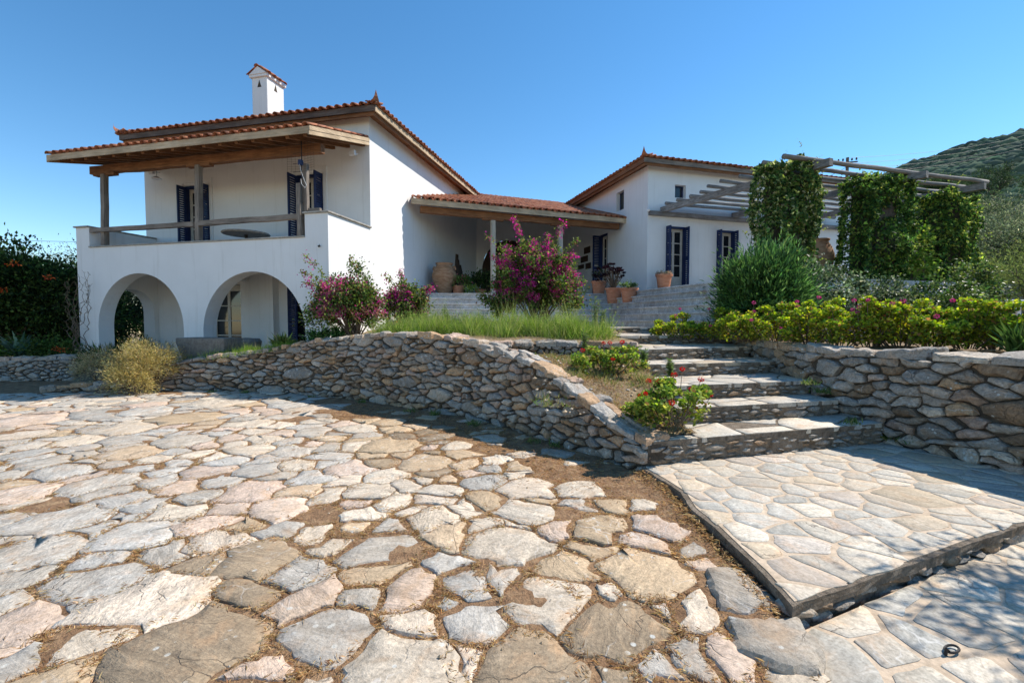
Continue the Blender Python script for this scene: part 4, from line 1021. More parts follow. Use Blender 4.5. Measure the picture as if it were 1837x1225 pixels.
# balcony roof
def shed_tiles(roof, x0, x1, y0, y1, z, slope, xl=None, xr=None, limit=296, pitch=.247, rl=.36):
    n = int((x1 - x0) / pitch); pt = (x1 - x0) / n; up = Vector((0, 1, slope)).normalized(); parts = []; rest = []; pans = []
    rows = int((y1 - y0) / (rl * up.y)) + 1
    for j in range(rows):
        for i in range(n + 1):
            for half in (0, .5):
                x = x0 + (i + half) * pt
                if x > x1 + .02: continue
                s_ = j * rl - .06; y = y0 + up.y * s_
                if xl and (x < xl(y) or x > xr(y)): continue
                M = frame_m((x, y, z + up.z * s_ + (.02 if half == 0 else .05)), (1, 0, 0), up) @ jit_m()
                if half: pans.append(M)
                elif len(parts) < limit: parts.append(M)
                else: rest.append(M)
    put_tiles(roof, parts, rest, pans)
BR = empty('balcony_roof', (0, 0, 0)); BR.parent = H
bx0, bx1, by0, by1, bz, bs = -8.2, -.02, -.62, 1.99, 6.13, .27
shed_tiles(BR, bx0 + .07, bx1 - .07, by0, by1, bz, bs)
m = MB(); m.add([(bx0, by0, bz - .02), (bx1, by0, bz - .02), (bx1, by1, bz - .02 + (by1 - by0) * bs), (bx0, by1, bz - .02 + (by1 - by0) * bs)], [(0, 1, 2, 3)])
m.add([(bx0, by0, bz - .045), (bx1, by0, bz - .045), (bx1, by1, bz - .045 + (by1 - by0) * bs), (bx0, by1, bz - .045 + (by1 - by0) * bs)], [(3, 2, 1, 0)]); m.build('roof_boards', M_WBY, BR)
m = MB(); m.box(bx0, bx1, by0 - .03, by0, bz - .165, bz - .005); m.build('fascia_board', M_WFX, BR)
def sloped_board(x0, x1, za, zb, mat, name):
    m = MB(); dz = (by1 - by0) * bs
    V = [(x0, by0 - .03, za), (x1, by0 - .03, za), (x1, by1, za + dz), (x0, by1, za + dz), (x0, by0 - .03, zb), (x1, by0 - .03, zb), (x1, by1, zb + dz), (x0, by1, zb + dz)]
    m.add(V, [(3, 2, 1, 0), (4, 5, 6, 7), (0, 1, 5, 4), (1, 2, 6, 5), (2, 3, 7, 6), (3, 0, 4, 7)]); m.build(name, mat, BR)
sloped_board(bx1 + .001, bx1 + .03, bz - .10, bz + .0, M_WFY, 'verge_board'); sloped_board(bx1 - .02, bx1 + .018, bz - .20, bz - .105, M_WFY, 'verge_board')
sloped_board(bx0 - .03, bx0 - .001, bz - .20, bz + .0, M_WFY, 'verge_board')
for i in range(17):
    x = bx0 + .25 + i * .485; m = MB()
    m.bar((x, by0 + .06, bz - .125), (x, by1, bz - .125 + (by1 - by0 - .06) * bs), .095, .15, tint=None); m.build('rafter', M_WBY, BR)
m = MB(); m.bar((bx0 + .35, .22, 5.93), (bx1 - .25, .22, 5.93), .17, .22, n=14, jit=.012); m.build('beam', M_WBX, BR)
for x, z1, mt in ((-7.33, 5.78, M_WGZ), (-4.03, 5.78, M_WGZ)):
    m = MB(); m.bar((x, .1, 3.5 if x < -7 else 3.742), (x, .16, z1), .135, .135, up=(0, 1, 0), n=5, jit=.006); m.build('post', mt, H)
    m = MB(); m.bar((x - .38, .2, 5.79), (x + .38, .2, 5.79), .15, .07, n=2); m.build('post_head', M_WBX, BR)
m = MB(); m.bar((-.80, .02, 3.742), (-.82, .05, 5.05), .12, .14, up=(0, 1, 0), n=6, jit=.01); m.bar((-.68, .10, 4.33), (-.68, .12, 5.55), .10, .10, up=(0, 1, 0), n=4, jit=.01); m.build('broken_post', M_WGZ, H)
m = MB(); m.bar((-7.75, .06, 4.20), (-4.12, .06, 4.20), .11, .12, n=8, jit=.008); m.bar((-3.94, .06, 4.215), (-.74, .06, 4.235), .11, .13, n=8, jit=.008); m.build('balcony_rail', M_WGX, H)
m = MB(); m.bar((-.60, .1, 4.38), (-.28, .12, 4.38), .1, .1); m.build('loose_timber_block', M_WGX, H)

# ------------------------------------------------------------------ right-hand house
CA = R(16.5); CO = (4.99, 17.2)
def cw(x, y, z=0): return Vector((CO[0] + x * math.cos(CA) - y * math.sin(CA), CO[1] + x * math.sin(CA) + y * math.cos(CA), z))
G = empty('house', (CO[0], CO[1], 0), CA, label='white single-storey house wing with blue shuttered doors behind the pergola', cat='house')
m = MB()
wall_sheet(m, lambda a, z, d: (a, d, z), 0, 10.6, 1.0, 7.3, [(.80, 1.64, 2.79, 5.15), (3.07, 3.88, 2.79, 5.13), (1.15, 1.63, 6.22, 6.70)], .24)
wall_sheet(m, lambda a, z, d: (d, a, z), 0, 9.5, 1.0, 7.3, [(1.72, 2.33, 6.12, 6.88), (3.05, 3.78, 2.6, 5.42)], .24)
wall_sheet(m, lambda a, z, d: (10.6 - d, a, z), 0, 9.5, 1.0, 7.3); wall_sheet(m, lambda a, z, d: (a, 9.5 - d, z), 0, 10.6, 1.0, 7.3)
m.build('wall', M_STUC, G)
french_door(G, (.80, 0, 2.79), 0, .84, 2.35, 4, 2, solid=.42, shut=(90, 86), sw=.30)
french_door(G, (3.07, 0, 2.79), 0, .81, 2.33, 4, 2, solid=.42, shut=(90, 86), sw=.28)
french_door(G, (0, 3.78, 2.6), R(-90), .73, 2.8, 5, 2, solid=.42, shut=(88, None), sw=.38)
small_window(G, (1.15, 0, 6.22), 0, .48, .48); small_window(G, (0, 2.33, 6.12), R(-90), .61, .76)
roofG = hip_roof(G, 0, 10.6, 0, 9.5, .43, 7.42, .27, (M_WGX, M_WBY))
m = MB(); m.lathe([(.0, 0), (.05, .0), (.055, .12), (.0, .12)], (0, 0, 0), 10); o = m.build('outdoor_spotlight', M_PLAST, G); o.location = (-.09, -.08, 5.60); o.rotation_euler = (R(50), 0, R(40))

# ------------------------------------------------------------------ porch between the houses
PA = R(21.3); PO = (-3.352, 15.607)
def pwd(x, y, z=0): return Vector((PO[0] + x * math.cos(PA) - y * math.sin(PA), PO[1] + x * math.sin(PA) + y * math.cos(PA), z))
PR = empty('porch', (PO[0], PO[1], 0), PA, label='open porch with sloping terracotta roof joining the two white houses', cat='porch')
xl = lambda y: .66 * y - .02; xr = lambda y: 8.55 + .084 * y
pz, ps = 5.70, .325
proof = empty('roof', (0, 0, 0)); proof.parent = PR
shed_tiles(proof, .1, 9.3, 0, 7.1, pz, ps, xl, xr, 296, .25)
m = MB(); m.add([(xl(0), 0, pz - .02), (xr(0), 0, pz - .02), (xr(7), 7, pz - .02 + 7 * ps), (xl(7), 7, pz - .02 + 7 * ps)], [(0, 1, 2, 3)]); m.add([(xl(0), 0, pz - .045), (xr(0), 0, pz - .045), (xr(7), 7, pz - .045 + 7 * ps), (xl(7), 7, pz - .045 + 7 * ps)], [(3, 2, 1, 0)]); m.build('roof_boards', M_WBY, proof)
m = MB(); m.box(.0, 8.62, -.03, 0, pz - .19, pz - .005); m.build('fascia_board', M_WFX, proof)
for i in range(17):
    x = .3 + i * .5; ytop = min(6.8, x / .66 if x > .1 else 0.3)
    if ytop < .7: ytop = .7
    m = MB(); m.bar((x, .06, pz - .11), (x, ytop, pz - .11 + ytop * ps), .09, .11); m.build('rafter', M_WBY, proof)
m = MB(); m.bar((.35, .33, pz - .28), (8.35, .33, pz - .28), .18, .22, n=14, jit=.012); m.build('beam', M_WBX, proof)
for x in (2.98, 5.72):
    m = MB(); m.bar((x, .33, 2.58), (x, .33, pz - .45), .15, .15, up=(0, 1, 0), n=3, jit=.004); m.build('post', M_WPZ, PR)
    m = MB(); m.bar((x - .4, .33, pz - .42), (x + .4, .33, pz - .42), .14, .06); m.build('post_head', M_WBX, PR)
# back wall with a dark arched doorway
a_, b_ = Vector((4.0, 6.5)), Vector((9.4, 7.0)); dd = (b_ - a_).normalized(); L_ = (b_ - a_).length
def bw_(a, z, d): return (a_.x + dd.x * a - dd.y * d, a_.y + dd.y * a + dd.x * d, z)
m = MB(); arch_sheet(m, bw_, -1.5, L_ + 1, 2.3, [(-1.5, L_ + 1, 7.9)], [(.55, 3.85, 4.15)], .3, 24); m.build('back_wall', M_STUC, PR)
m = MB(); R_ = 1.65
for k in range(7):
    x0, x1 = .56 + k * .471, .56 + (k + 1) * .471; c = 2.2
    z0_ = 4.15 + math.sqrt(max(0, R_ ** 2 - (x0 - c) ** 2)); z1_ = 4.15 + math.sqrt(max(0, R_ ** 2 - (min(x1, 3.84) - c) ** 2))
    V = [bw_(x0 + .006, 2.5, .18), bw_(x1 - .006, 2.5, .18), bw_(x1 - .006, z1_, .18), bw_(x0 + .006, z0_, .18)]; V += [bw_(x0 + .006, 2.5, .24), bw_(x1 - .006, 2.5, .24), bw_(x1 - .006, z1_, .24), bw_(x0 + .006, z0_, .24)]
    m2 = MB(); m2.add(V, [(0, 1, 2, 3), (7, 6, 5, 4), (0, 4, 5, 1), (1, 5, 6, 2), (2, 6, 7, 3), (3, 7, 4, 0)])
    if k == 0: dr = m2.build('arched_door', M_DARKW, PR)
    else: m2.build('plank', M_DARKW, dr)

# ------------------------------------------------------------------ marble steps and the terraces they lead to
ms = empty('marble_steps', (0, 0, 0), label='wide grey marble steps rising to the porch and wrapping round to the right-hand house', cat='steps')
Kx = lambda Y: .2145 * Y
LV = [2.58, 2.39, 2.20, 2.01, 1.82, 1.63]
dR = Vector((math.sin(CA), -math.cos(CA)))
def slabs(a, b, z, zb, root, depth=.46, seg=1.0):
    a, b = Vector(a), Vector(b); d = (b - a); L = d.length; d.normalize(); nv = Vector((-d.y, d.x)); q = 0
    while q < L - .05:
        q2 = min(L, q + random.uniform(.75, 1.25) * seg)
        if L - q2 < .3: q2 = L
        p0, p1 = a + d * (q + .003), a + d * (q2 - .003); t = (random.random(), random.uniform(.85, 1.12), random.random()); j = random.uniform(-.004, .004)
        def bx(m, o0, o1, z0, z1):
            v = [p0 + nv * o0, p1 + nv * o0, p1 + nv * o1, p0 + nv * o1]; m.add([(v_.x, v_.y, z0) for v_ in v] + [(v_.x, v_.y, z1) for v_ in v], [(3, 2, 1, 0), (4, 5, 6, 7), (0, 1, 5, 4), (1, 2, 6, 5), (2, 3, 7, 6), (3, 0, 4, 7)], t)
        m = MB(); bx(m, -.036 + j, depth, z - .04, z + j * .4); bevel(m.build('tread_slab', M_MARBLE, root, tint=True), .006)
        m = MB(); bx(m, .006 + j, .05, zb - .02, z - .040); m.build('riser_slab', M_MARBLE, root, tint=True)
        q = q2
    m = MB(); v = [a + nv * .045, b + nv * .045, b + nv * (depth + .1), a + nv * (depth + .1)]
    m.add([(p.x, p.y, zb - .25) for p in v] + [(p.x, p.y, z - .045) for p in v], [(3, 2, 1, 0), (4, 5, 6, 7), (0, 1, 5, 4), (1, 2, 6, 5), (2, 3, 7, 6), (3, 0, 4, 7)]); m.build('step_core', M_CORE, root)
for k, z in enumerate(LV):
    Yk = 16.55 - .36 * k; K = Vector((Kx(Yk), Yk)); Lp = Vector((-3.75 - .05 * k, 16.15 - .36 * k)); zb = LV[k + 1] if k < 5 else 1.44
    sr = empty('step', (0, 0, 0)); sr.parent = ms
    slabs(Lp, K, z, zb, sr); Rp = K + dR * (5.35 - .14 * k); slabs(K + dR * .003, Rp, z, zb, sr)
    nF = (K - Lp).normalized(); nF = Vector((-nF.y, nF.x)); nR = Vector((-dR.y, dR.x))
    co = [K + nF * .0, K + dR * .003, K + nR * .46, K + (nF + nR) * .40, K + nF * .46]
    prism('corner_slab', ccw([(p.x, p.y) for p in (K, K + nR * .458, K + (nF + nR) * .41, K + nF * .458)]), zb - .2, z - .003, M_MARBLE, sr)
# porch floor and the landing in front of the right-hand house
Y0 = 16.55; K0 = Vector((Kx(Y0), Y0))
fl = [(-3.7, 16.5), (K0.x - .1, 16.95), (K0.x + .42, K0.y + .1), tuple((K0 + dR * 5.35 + Vector((-dR.y, dR.x)) * .44)), tuple(cw(.6, -4.6).xy), tuple(cw(.6, 9).xy), (-2.2, 24), (-3.6, 18)]
o = prism('porch_floor', ccw(fl), 1.0, 2.574, M_MARBLE, None); tag(o, kind='structure')
sr = empty('step', (0, 0, 0)); sr.parent = ms
c0, c1 = cw(.0, -.02), cw(.0, -5.4); slabs((c0.x, c0.y), (c1.x, c1.y), 2.775, 2.578, sr)
pt = [tuple(cw(.4, -.01).xy), tuple(cw(.4, -5.5).xy), tuple(cw(11, -5.5).xy), tuple(cw(11, -.01).xy)]
tag(prism('patio', ccw(pt), .8, 2.768, M_MARBLE, None), kind='structure')

# ------------------------------------------------------------------ pergola
pg = empty('pergola', (CO[0], CO[1], 0), CA, label='weathered timber pergola of round poles over the patio of the right-hand house', cat='pergola')
m = MB(); m.bar((.02, -.09, 5.56), (10.2, -.09, 5.52), .15, .15, n=12, jit=.012); m.build('ledger_beam', M_PGX, pg)
for (x0, y0, x1, y1) in ((.57, -.05, 1.72, -5.75), (3.75, -.05, 5.25, -5.75), (6.9, -.05, 8.25, -5.45)):
    m = MB(); m.bar((x0, y0, 5.70), (x1, y1, 5.72), .17, .19, n=7, jit=.012); m.build('cross_beam', M_PGY, pg)
for i in range(10):
    y = -.32 - .56 * i; x0 = random.uniform(.45, .75); x1 = 8.35 + random.uniform(0, .35); n = 10; r = random.uniform(.055, .07)
    pth = [(x0 + (x1 - x0) * k / n, y + random.uniform(-.02, .02), 5.865 + r * .2 + random.uniform(-.012, .015)) for k in range(n + 1)]
    m = MB(); m.tube(pth, [r * random.uniform(.92, 1.08) for _ in pth], 8); m.build('pole', M_PGX, pg, smooth=True)

# ================================================================== PLANTS
SH = {
 'diamond': (np.array([(0, 0, 0), (.45, .5, .08), (1, 0, -.05), (.45, -.5, .08)]), [(0, 1, 2), (0, 2, 3)]),
 'lance': (np.array([(0, 0, 0), (.4, .5, .05), (1, 0, -.12), (.4, -.5, .05)]), [(0, 1, 2), (0, 2, 3)]),
 'round': (np.array([(.0, 0, 0), (.25, .48, .1), (.75, .45, .12), (1, 0, .06), (.75, -.45, .12), (.25, -.48, .1), (.5, 0, -.04)]), [(0, 1, 6), (1, 2, 6), (2, 3, 6), (3, 4, 6), (4, 5, 6), (5, 0, 6)]),
 'blade': (np.array([(0, .5, 0), (0, -.5, 0), (.55, -.32, .07), (.55, .32, .07), (1, 0, .0)]), [(0, 1, 2), (0, 2, 3), (3, 2, 4)]),
 'ivy': (np.array([(0, 0, 0), (.15, .5, .04), (.5, .32, .06), (1, 0, -.06), (.5, -.32, .06), (.15, -.5, .04)]), [(0, 1, 2), (0, 2, 3), (0, 3, 4), (0, 4, 5)]),
}
def unit(a): return a / (np.linalg.norm(a, axis=1, keepdims=True) + 1e-9)
def leaves(name, P, A, L, W, C, mat, parent, shape='diamond', up=None, flop=.8):
    """P base points, A leaf directions, L length, W width, C colour (n,3)"""
    n = len(P); A = unit(A); U = rs.normal(size=(n, 3)) * flop + (np.array([0, 0, 1.0]) if up is None else up)
    B = unit(np.cross(U, A)); U = np.cross(A, B); T, Fc = SH[shape]; L = np.broadcast_to(L, n)[:, None]; W = np.broadcast_to(W, n)[:, None]
    V = np.stack([P + A * L * t[0] + B * W * t[1] + U * L * t[2] for t in T], 1).reshape(-1, 3)
    k = len(T); FF = (np.array(Fc)[None] + (np.arange(n) * k)[:, None, None]).reshape(-1, 3)
    return mk_np(name, V, FF, mat, parent, tint=np.repeat(C, k, 0), kind='stuff')
def cols(n, pal, wts=None, vj=.25, clump=None):
    pal = np.array(pal); w = None if wts is None else np.array(wts, float) / sum(wts)
    c = pal[rs.choice(len(pal), n, p=w)]
    c = c * np.exp(rs.normal(size=(n, 1)) * vj * .6); c = c * (1 + rs.normal(size=(n, 3)) * .05)
    return np.clip(c, 0.002, .9)
def clump_cloud(n, centre, radii, ncl, sig, shell=.75, seed=0, flat=0.0, power=.5):
    """points in lumpy clumps over an ellipsoid; returns points and outward directions"""
    d = unit(rs.normal(size=(ncl, 3))); d[:, 2] = np.where(d[:, 2] < -flat, -d[:, 2] * .3, d[:, 2])
    r = np.where(rs.rand(ncl) < shell, rs.uniform(.78, 1.08, ncl), rs.uniform(.2, .8, ncl))
    lump = np.array([1 + .22 * noise.noise(Vector(v) * 2.3 + Vector((seed, 0, 0))) * 2 for v in d])
    cc = d * (r * lump)[:, None] * np.array(radii)
    w = rs.rand(ncl) + .3; k = rs.choice(ncl, n, p=w / w.sum())
    P = cc[k] + rs.normal(size=(n, 3)) * np.array(sig) * (0.6 + .8 * rs.rand(ncl)[k])[:, None]
    out = unit(P / np.array(radii) + 1e-6)
    return P + np.array(centre), out, k
def stems(name, base, tips, mat, parent, r0=.02, k=4, spread=.05, droop=0.0):
    m = MB()
    for t in tips:
        b = Vector(base) + Vector((random.uniform(-spread, spread), random.uniform(-spread, spread), 0)); t = Vector(t); md = b.lerp(t, .5) + Vector((random.uniform(-.1, .1), random.uniform(-.1, .1), (t - b).length * .12)) * (t - b).length
        m.tube([b, b.lerp(md, .55), md, md.lerp(t, .6), t], [r0, r0 * .8, r0 * .6, r0 * .4, r0 * .2], k)
    return m.build(name, mat, parent)

# ---- bougainvilleas
G_BOU = [(.06, .11, .028), (.11, .18, .04), (.24, .30, .06), (.035, .06, .02), (.20, .13, .05)]
P_BOU = [(.52, .035, .26), (.60, .06, .33), (.42, .025, .22), (.55, .10, .26), (.38, .07, .14)]
P_DRY = [(.45, .22, .20), (.40, .16, .16), (.50, .28, .24)]
def bougainvillea(base, centre, radii, ncl, nl, nf, label, arms=(), fl=.6, dry=.2, seed=0):
    r = empty('bougainvillea', base, label=label, cat='shrub', group='bougainvilleas in front of the house')
    c = np.array(centre) - np.array(base); P, out, k = clump_cloud(nl, c, radii, ncl, (.085, .085, .085), .65, seed, flat=.5)
    P[:, 2] = np.maximum(P[:, 2], .05)
    leaves('leaves', P, out * .6 + rs.normal(size=(nl, 3)) * .8, rs.uniform(.045, .085, nl), rs.uniform(.032, .055, nl), cols(nl, G_BOU, (3, 3, 2, 3, 1.5), .4), M_LEAF, r)
    # flowering sprays: arching shoots with bracts towards the tips
    tips = []; FP = []; FA = []; LP = []
    for a in range(int(nf)):
        d = unit(rs.normal(size=(1, 3)))[0]; d[2] = abs(d[2]) * .9 - .25; d /= np.linalg.norm(d)
        p1 = c + d * np.array(radii) * rs.uniform(.78, 1.12); p0 = c + d * np.array(radii) * .3; tips.append(p1)
        q = int(rs.choice((10, 24, 60, 90), p=(.35, .3, .25, .1))); t = rs.rand(q) ** .6; FP.append(p1 + (p0 - p1) * (1 - t)[:, None] * .4 + rs.normal(size=(q, 3)) * .05 * rs.uniform(.6, 1.6)); FA.append(np.tile(d, (q, 1)) + rs.normal(size=(q, 3)))
    ctr = []
    for (tx, ty, tz, nb) in arms:
        p1 = np.array((tx, ty, tz)) - np.array(base); p0 = c + (p1 - c) * .35; n = 130; t = rs.rand(n); bend = np.array((0, 0, .12))
        path = p0 + (p1 - p0) * t[:, None] + bend * (4 * t * (1 - t))[:, None]
        LP.append(path + rs.normal(size=(n, 3)) * .035); tips.append(p1)
        q = nb; t = 1 - rs.rand(q) * .35; FP.append(p0 + (p1 - p0) * t[:, None] + rs.normal(size=(q, 3)) * .05); FA.append(rs.normal(size=(q, 3)))
    FP = np.concatenate(FP); FA = np.concatenate(FA); n = len(FP)
    CF = cols(n, P_BOU, (3, 3, 2, 1, 1), .3); CD = cols(n, P_DRY, None, .3)
    hz_ = np.clip((FP[:, 2] - c[2]) / radii[2], -1, 1); pick = rs.rand(n) < np.clip(dry * .35 - hz_ * .45 + .12, .03, .9); CF[pick] = CD[pick]
    leaves('flower_bracts', FP, FA, rs.uniform(.035, .055, n), rs.uniform(.03, .045, n), CF, M_PETAL, r)
    if LP:
        LP = np.concatenate(LP); n = len(LP); leaves('shoot_leaves', LP, rs.normal(size=(n, 3)), rs.uniform(.04, .07, n), .035, cols(n, G_BOU[1:], (3, 4, 1, 2), .3), M_LEAF, r)
    stems('stems', (0, 0, 0), [tuple(t) for t in tips[:46]], M_TRUNK, r, .022, 4, .1)
    return r
b = dp(962, 578, 11.6)
bougainvillea((b.x, b.y, 1.36), (b.x + .0, b.y, 2.36), (1.02, .8, 1.15), 230, 27000, 230, 'largest bougainvillea, purple and pink, standing centre in the tall green grass before the porch',
              arms=[(dp(922, 392, 11.4).x, 11.4, dp(922, 392, 11.4).z, 150), (dp(1012, 398, 11.6).x, 11.6, dp(1012, 398, 11.6).z, 90), (dp(1052, 505, 11.5).x, 11.5, dp(1052, 505, 11.5).z, 5), (dp(872, 424, 11.5).x, 11.5, dp(872, 424, 11.5).z, 15),
                    (dp(1038, 430, 11.5).x, 11.5, dp(1038, 430, 11.5).z, 10), (dp(1032, 455, 11.3).x, 11.3, dp(1032, 455, 11.3).z, 90), (dp(985, 420, 11.3).x, 11.3, dp(985, 420, 11.3).z, 80), (dp(905, 440, 11.3).x, 11.3, dp(905, 440, 11.3).z, 120), (dp(885, 460, 11.2).x, 11.2, dp(885, 460, 11.2).z, 120)], seed=3)
b = dp(628, 604, 10.7)
bougainvillea((b.x + .1, b.y, 1.15), (b.x - .02, b.y, 1.90), (.76, .62, .80), 130, 13500, 120, 'bougainvillea with faded pink bracts growing against the corner of the two-storey house',
              arms=[(dp(543, 457, 10.5).x, 10.5, dp(543, 457, 10.5).z, 30), (dp(538, 488, 10.5).x, 10.5, dp(538, 488, 10.5).z, 40), (dp(545, 508, 10.4).x, 10.4, dp(545, 508, 10.4).z, 60), (dp(545, 560, 10.5).x, 10.5, dp(545, 560, 10.5).z, 8), (dp(632, 460, 10.7).x, 10.7, dp(632, 460, 10.7).z, 12)], dry=1.4, seed=8)
b = dp(728, 580, 12.0)
bougainvillea((b.x, b.y, 1.36), (b.x, b.y, 1.98), (.52, .45, .58), 70, 7000, 75, 'smallest bougainvillea, magenta, beside the marble steps left of the big clay jar',
              arms=[(dp(775, 516, 11.9).x, 11.9, dp(775, 516, 11.9).z, 110), (dp(688, 492, 11.9).x, 11.9, dp(688, 492, 11.9).z, 20), (dp(718, 486, 12).x, 12, dp(718, 486, 12).z, 60)], dry=.5, seed=13)

# ---- grasses and ground cover
def turf(name, pts, h, col, wts=None, w=.007, lean=.35, mat=M_LEAF, kind='stuff', label=None, shape='blade'):
    n = len(pts); A = np.stack([rs.normal(size=n) * lean, rs.normal(size=n) * lean, np.ones(n)], 1)
    hn = np.array([.85 + 1.1 * noise.noise(Vector((q_[0] * 2.1, q_[1] * 2.1, 3))) + .4 * noise.noise(Vector((q_[0] * 7, q_[1] * 7, 9))) for q_ in pts])
    o = leaves(name, pts, A, h * hn * rs.uniform(.35, 1.35, n), w * rs.uniform(.7, 1.4, n), cols(n, col, wts, .3), mat, None, shape, up=rs.normal(size=(n, 3)))
    o['kind'] = kind; return o
def area_pts(n, poly, zf, jitter=0):
    f = in_poly(poly); xs = [p[0] for p in poly]; ys = [p[1] for p in poly]; out = []
    while len(out) < n:
        x = rs.uniform(min(xs), max(xs)); y = rs.uniform(min(ys), max(ys))
        if f(x, y): out.append((x, y, zf(x, y)))
    return np.array(out)
GR = [(.18, .29, .04), (.13, .23, .035), (.28, .38, .07), (.38, .42, .13), (.08, .14, .03)]
def tuft_field(name, tufts, zf, h, n, col, w=.007, wts=None, lean=.3, sig=.16):
    P = []
    for (x, y, s) in tufts:
        q = int(n * s); a = rs.normal(size=(q, 2)) * sig * s ** .5 + (x, y); P.append(np.array([(u, v, zf(u, v) - .01) for u, v in a]))
    return turf(name, np.concatenate(P), h, col, wts, w, lean)
def X(px, Y): return dp(px, 580, Y).x
tf = [(X(px, Y), Y, s) for px, Y, s in [(930, 9.6, 1), (960, 9.3, 1.3), (990, 9.2, 1.4), (1020, 9.1, 1.4), (1050, 9.2, 1.3), (1075, 9.4, .9), (1000, 9.8, 1), (1045, 9.9, 1), (975, 10.2, 1), (1060, 10.4, .8), (905, 10.0, .8), (860, 10.3, 1),
      (830, 10.5, 1), (800, 10.6, 1), (770, 10.4, 1.1), (745, 10.1, 1.1), (725, 9.8, 1.1), (705, 9.7, .9), (690, 9.6, .6), (760, 9.7, .9), (790, 9.7, .9), (820, 9.6, .8), (850, 9.5, .9), (880, 9.4, .9), (910, 9.2, .9), (740, 10.8, .8), (785, 11.0, .8)]]
tuft_field('tall_grass', tf, garden_z, .36, 1150, GR, .0065, (3, 3, 3, 3.5, 1), lean=.5, sig=.13)
tuft_field('tall_grass_heads', [t for i, t in enumerate(tf) if i % 2 == 0], garden_z, .55, 160, [(.34, .36, .14), (.28, .30, .12)], .006, lean=.3)
WP = []; WA = []
for (tx, ty, ts) in tf:
    for _ in range(int(26 * ts)):
        x, y = tx + rs.normal() * .2, ty + rs.normal() * .2; h_ = rs.uniform(.2, .62) * (1.25 if rs.rand() < .15 else .8); d = np.array((rs.normal() * .25, rs.normal() * .25, 1)) * h_; t = rs.rand(22)[:, None]
        WP.append(np.array((x, y, garden_z(x, y))) + d * t); WA.append(rs.normal(size=(22, 3)) + (0, 0, .8))
WP = np.concatenate(WP); n = len(WP); leaves('feathery_weeds', WP, np.concatenate(WA), rs.uniform(.025, .06, n), rs.uniform(.006, .014, n), cols(n, [(.16, .25, .05), (.24, .34, .08), (.34, .38, .13), (.10, .17, .04)], None, .3), M_LEAF, None, 'lance')
tf = [(X(px, Y), Y, s) for px, Y, s in [(375, 11.0, .5), (400, 10.95, .8), (425, 10.9, .9), (450, 10.85, .9), (475, 10.75, .7), (500, 10.6, .5), (330, 11.3, .4), (310, 11.3, .4), (355, 11.1, .4), (520, 10.5, .3)]]
tuft_field('short_grass', tf, garden_z, .20, 1500, GR, .006, (4, 3, 2, 1, 1), sig=.14)
tf = [(X(px, Y), Y, .5) for px, Y in [(420, 11.0), (445, 11.0), (468, 10.9), (500, 10.9), (400, 11.0), (340, 11.2), (488, 10.8)]]
tuft_field('dry_seed_stalks', tf, garden_z, .42, 60, [(.42, .36, .22), (.35, .32, .16)], .005, lean=.15)
# a few sparse dry stalks over the terraces and low weeds in the joints
pts = area_pts(11000, [(-2.4, 9.2), (.2, 8.4), (2.1, 8.5), (2.3, 11), (1.8, 14), (-3, 14), (-5, 11.3)], garden_z)
turf('dry_garden_grass', pts, .09, [(.38, .30, .15), (.30, .26, .11), (.20, .20, .07)], None, .006, .6)
pts = area_pts(9000, bpoly, bed_z); turf('dry_bed_grass', pts, .06, [(.42, .30, .15), (.34, .22, .10), (.20, .12, .06), (.24, .24, .08)], (3, 3, 2, 1), .007, 1.0)
tuft_field('bed_weeds', [(random.uniform(.4, 1.9), random.uniform(5.6, 7.9), .3) for _ in range(44)], bed_z, .15, 190, [(.14, .20, .05), (.22, .24, .08), (.36, .30, .13)], .008, lean=.8, sig=.12)
mch = MB()
for _ in range(160):
    x = random.uniform(.3, 2.0); y = random.uniform(5.3, 8.0); s = random.uniform(.01, .045)
    c = Vector((x, y, bed_z(x, y) + s * .2)); v = [c + Vector((random.uniform(.6, 1) * s * a, random.uniform(.6, 1) * s * b_, random.uniform(.4, .7) * s * e)) for a, b_, e in ((1, 0, 0), (-1, 0, 0), (0, 1, 0), (0, -1, 0), (0, 0, 1), (0, 0, -1))]
    mch.add(v, [(0, 2, 4), (2, 1, 4), (1, 3, 4), (3, 0, 4), (2, 0, 5), (1, 2, 5), (3, 1, 5), (0, 3, 5)], (random.choice([WHITE, GREY, OCHRE]), random.uniform(.8, 1.1), random.random()))
mch.build('stone_chips', M_PAVE, None, tint=True, kind='stuff')

def weed(px, py, z, n=60, h=.14, col=GR, name='weed'):
    p = gp(px, py, z); P = np.array([(p.x, p.y, z)]) + rs.normal(size=(n, 3)) * (.05, .05, .005); P[:, 2] = np.abs(P[:, 2] - z) + z
    return P
wp = [weed(*a) for a in [(380, 703, 0), (650, 722, 0, 40), (740, 738, 0, 50), (780, 745, 0, 60), (850, 762, 0, 50), (960, 792, 0, 70), (1000, 800, 0), (1180, 800, .12, 60), (1590, 787, .12, 120), (1630, 795, .12, 80), (1475, 705, .6, 60),
     (1530, 760, .35, 60), (1450, 690, .74, 50), (1180, 690, .7, 80), (950, 700, .3, 50), (440, 705, 0, 40), (560, 712, 0, 40)]]
turf('joint_weeds', np.concatenate(wp), .10, [(.08, .14, .035), (.13, .19, .05), (.2, .22, .08)], None, .012, .8)
# climbing weeds on the wall faces
for q, z in ((10.0, .95), (9.0, .8), (12.5, .6), (8.2, 1.05), (11.3, 1.0)):
    pass
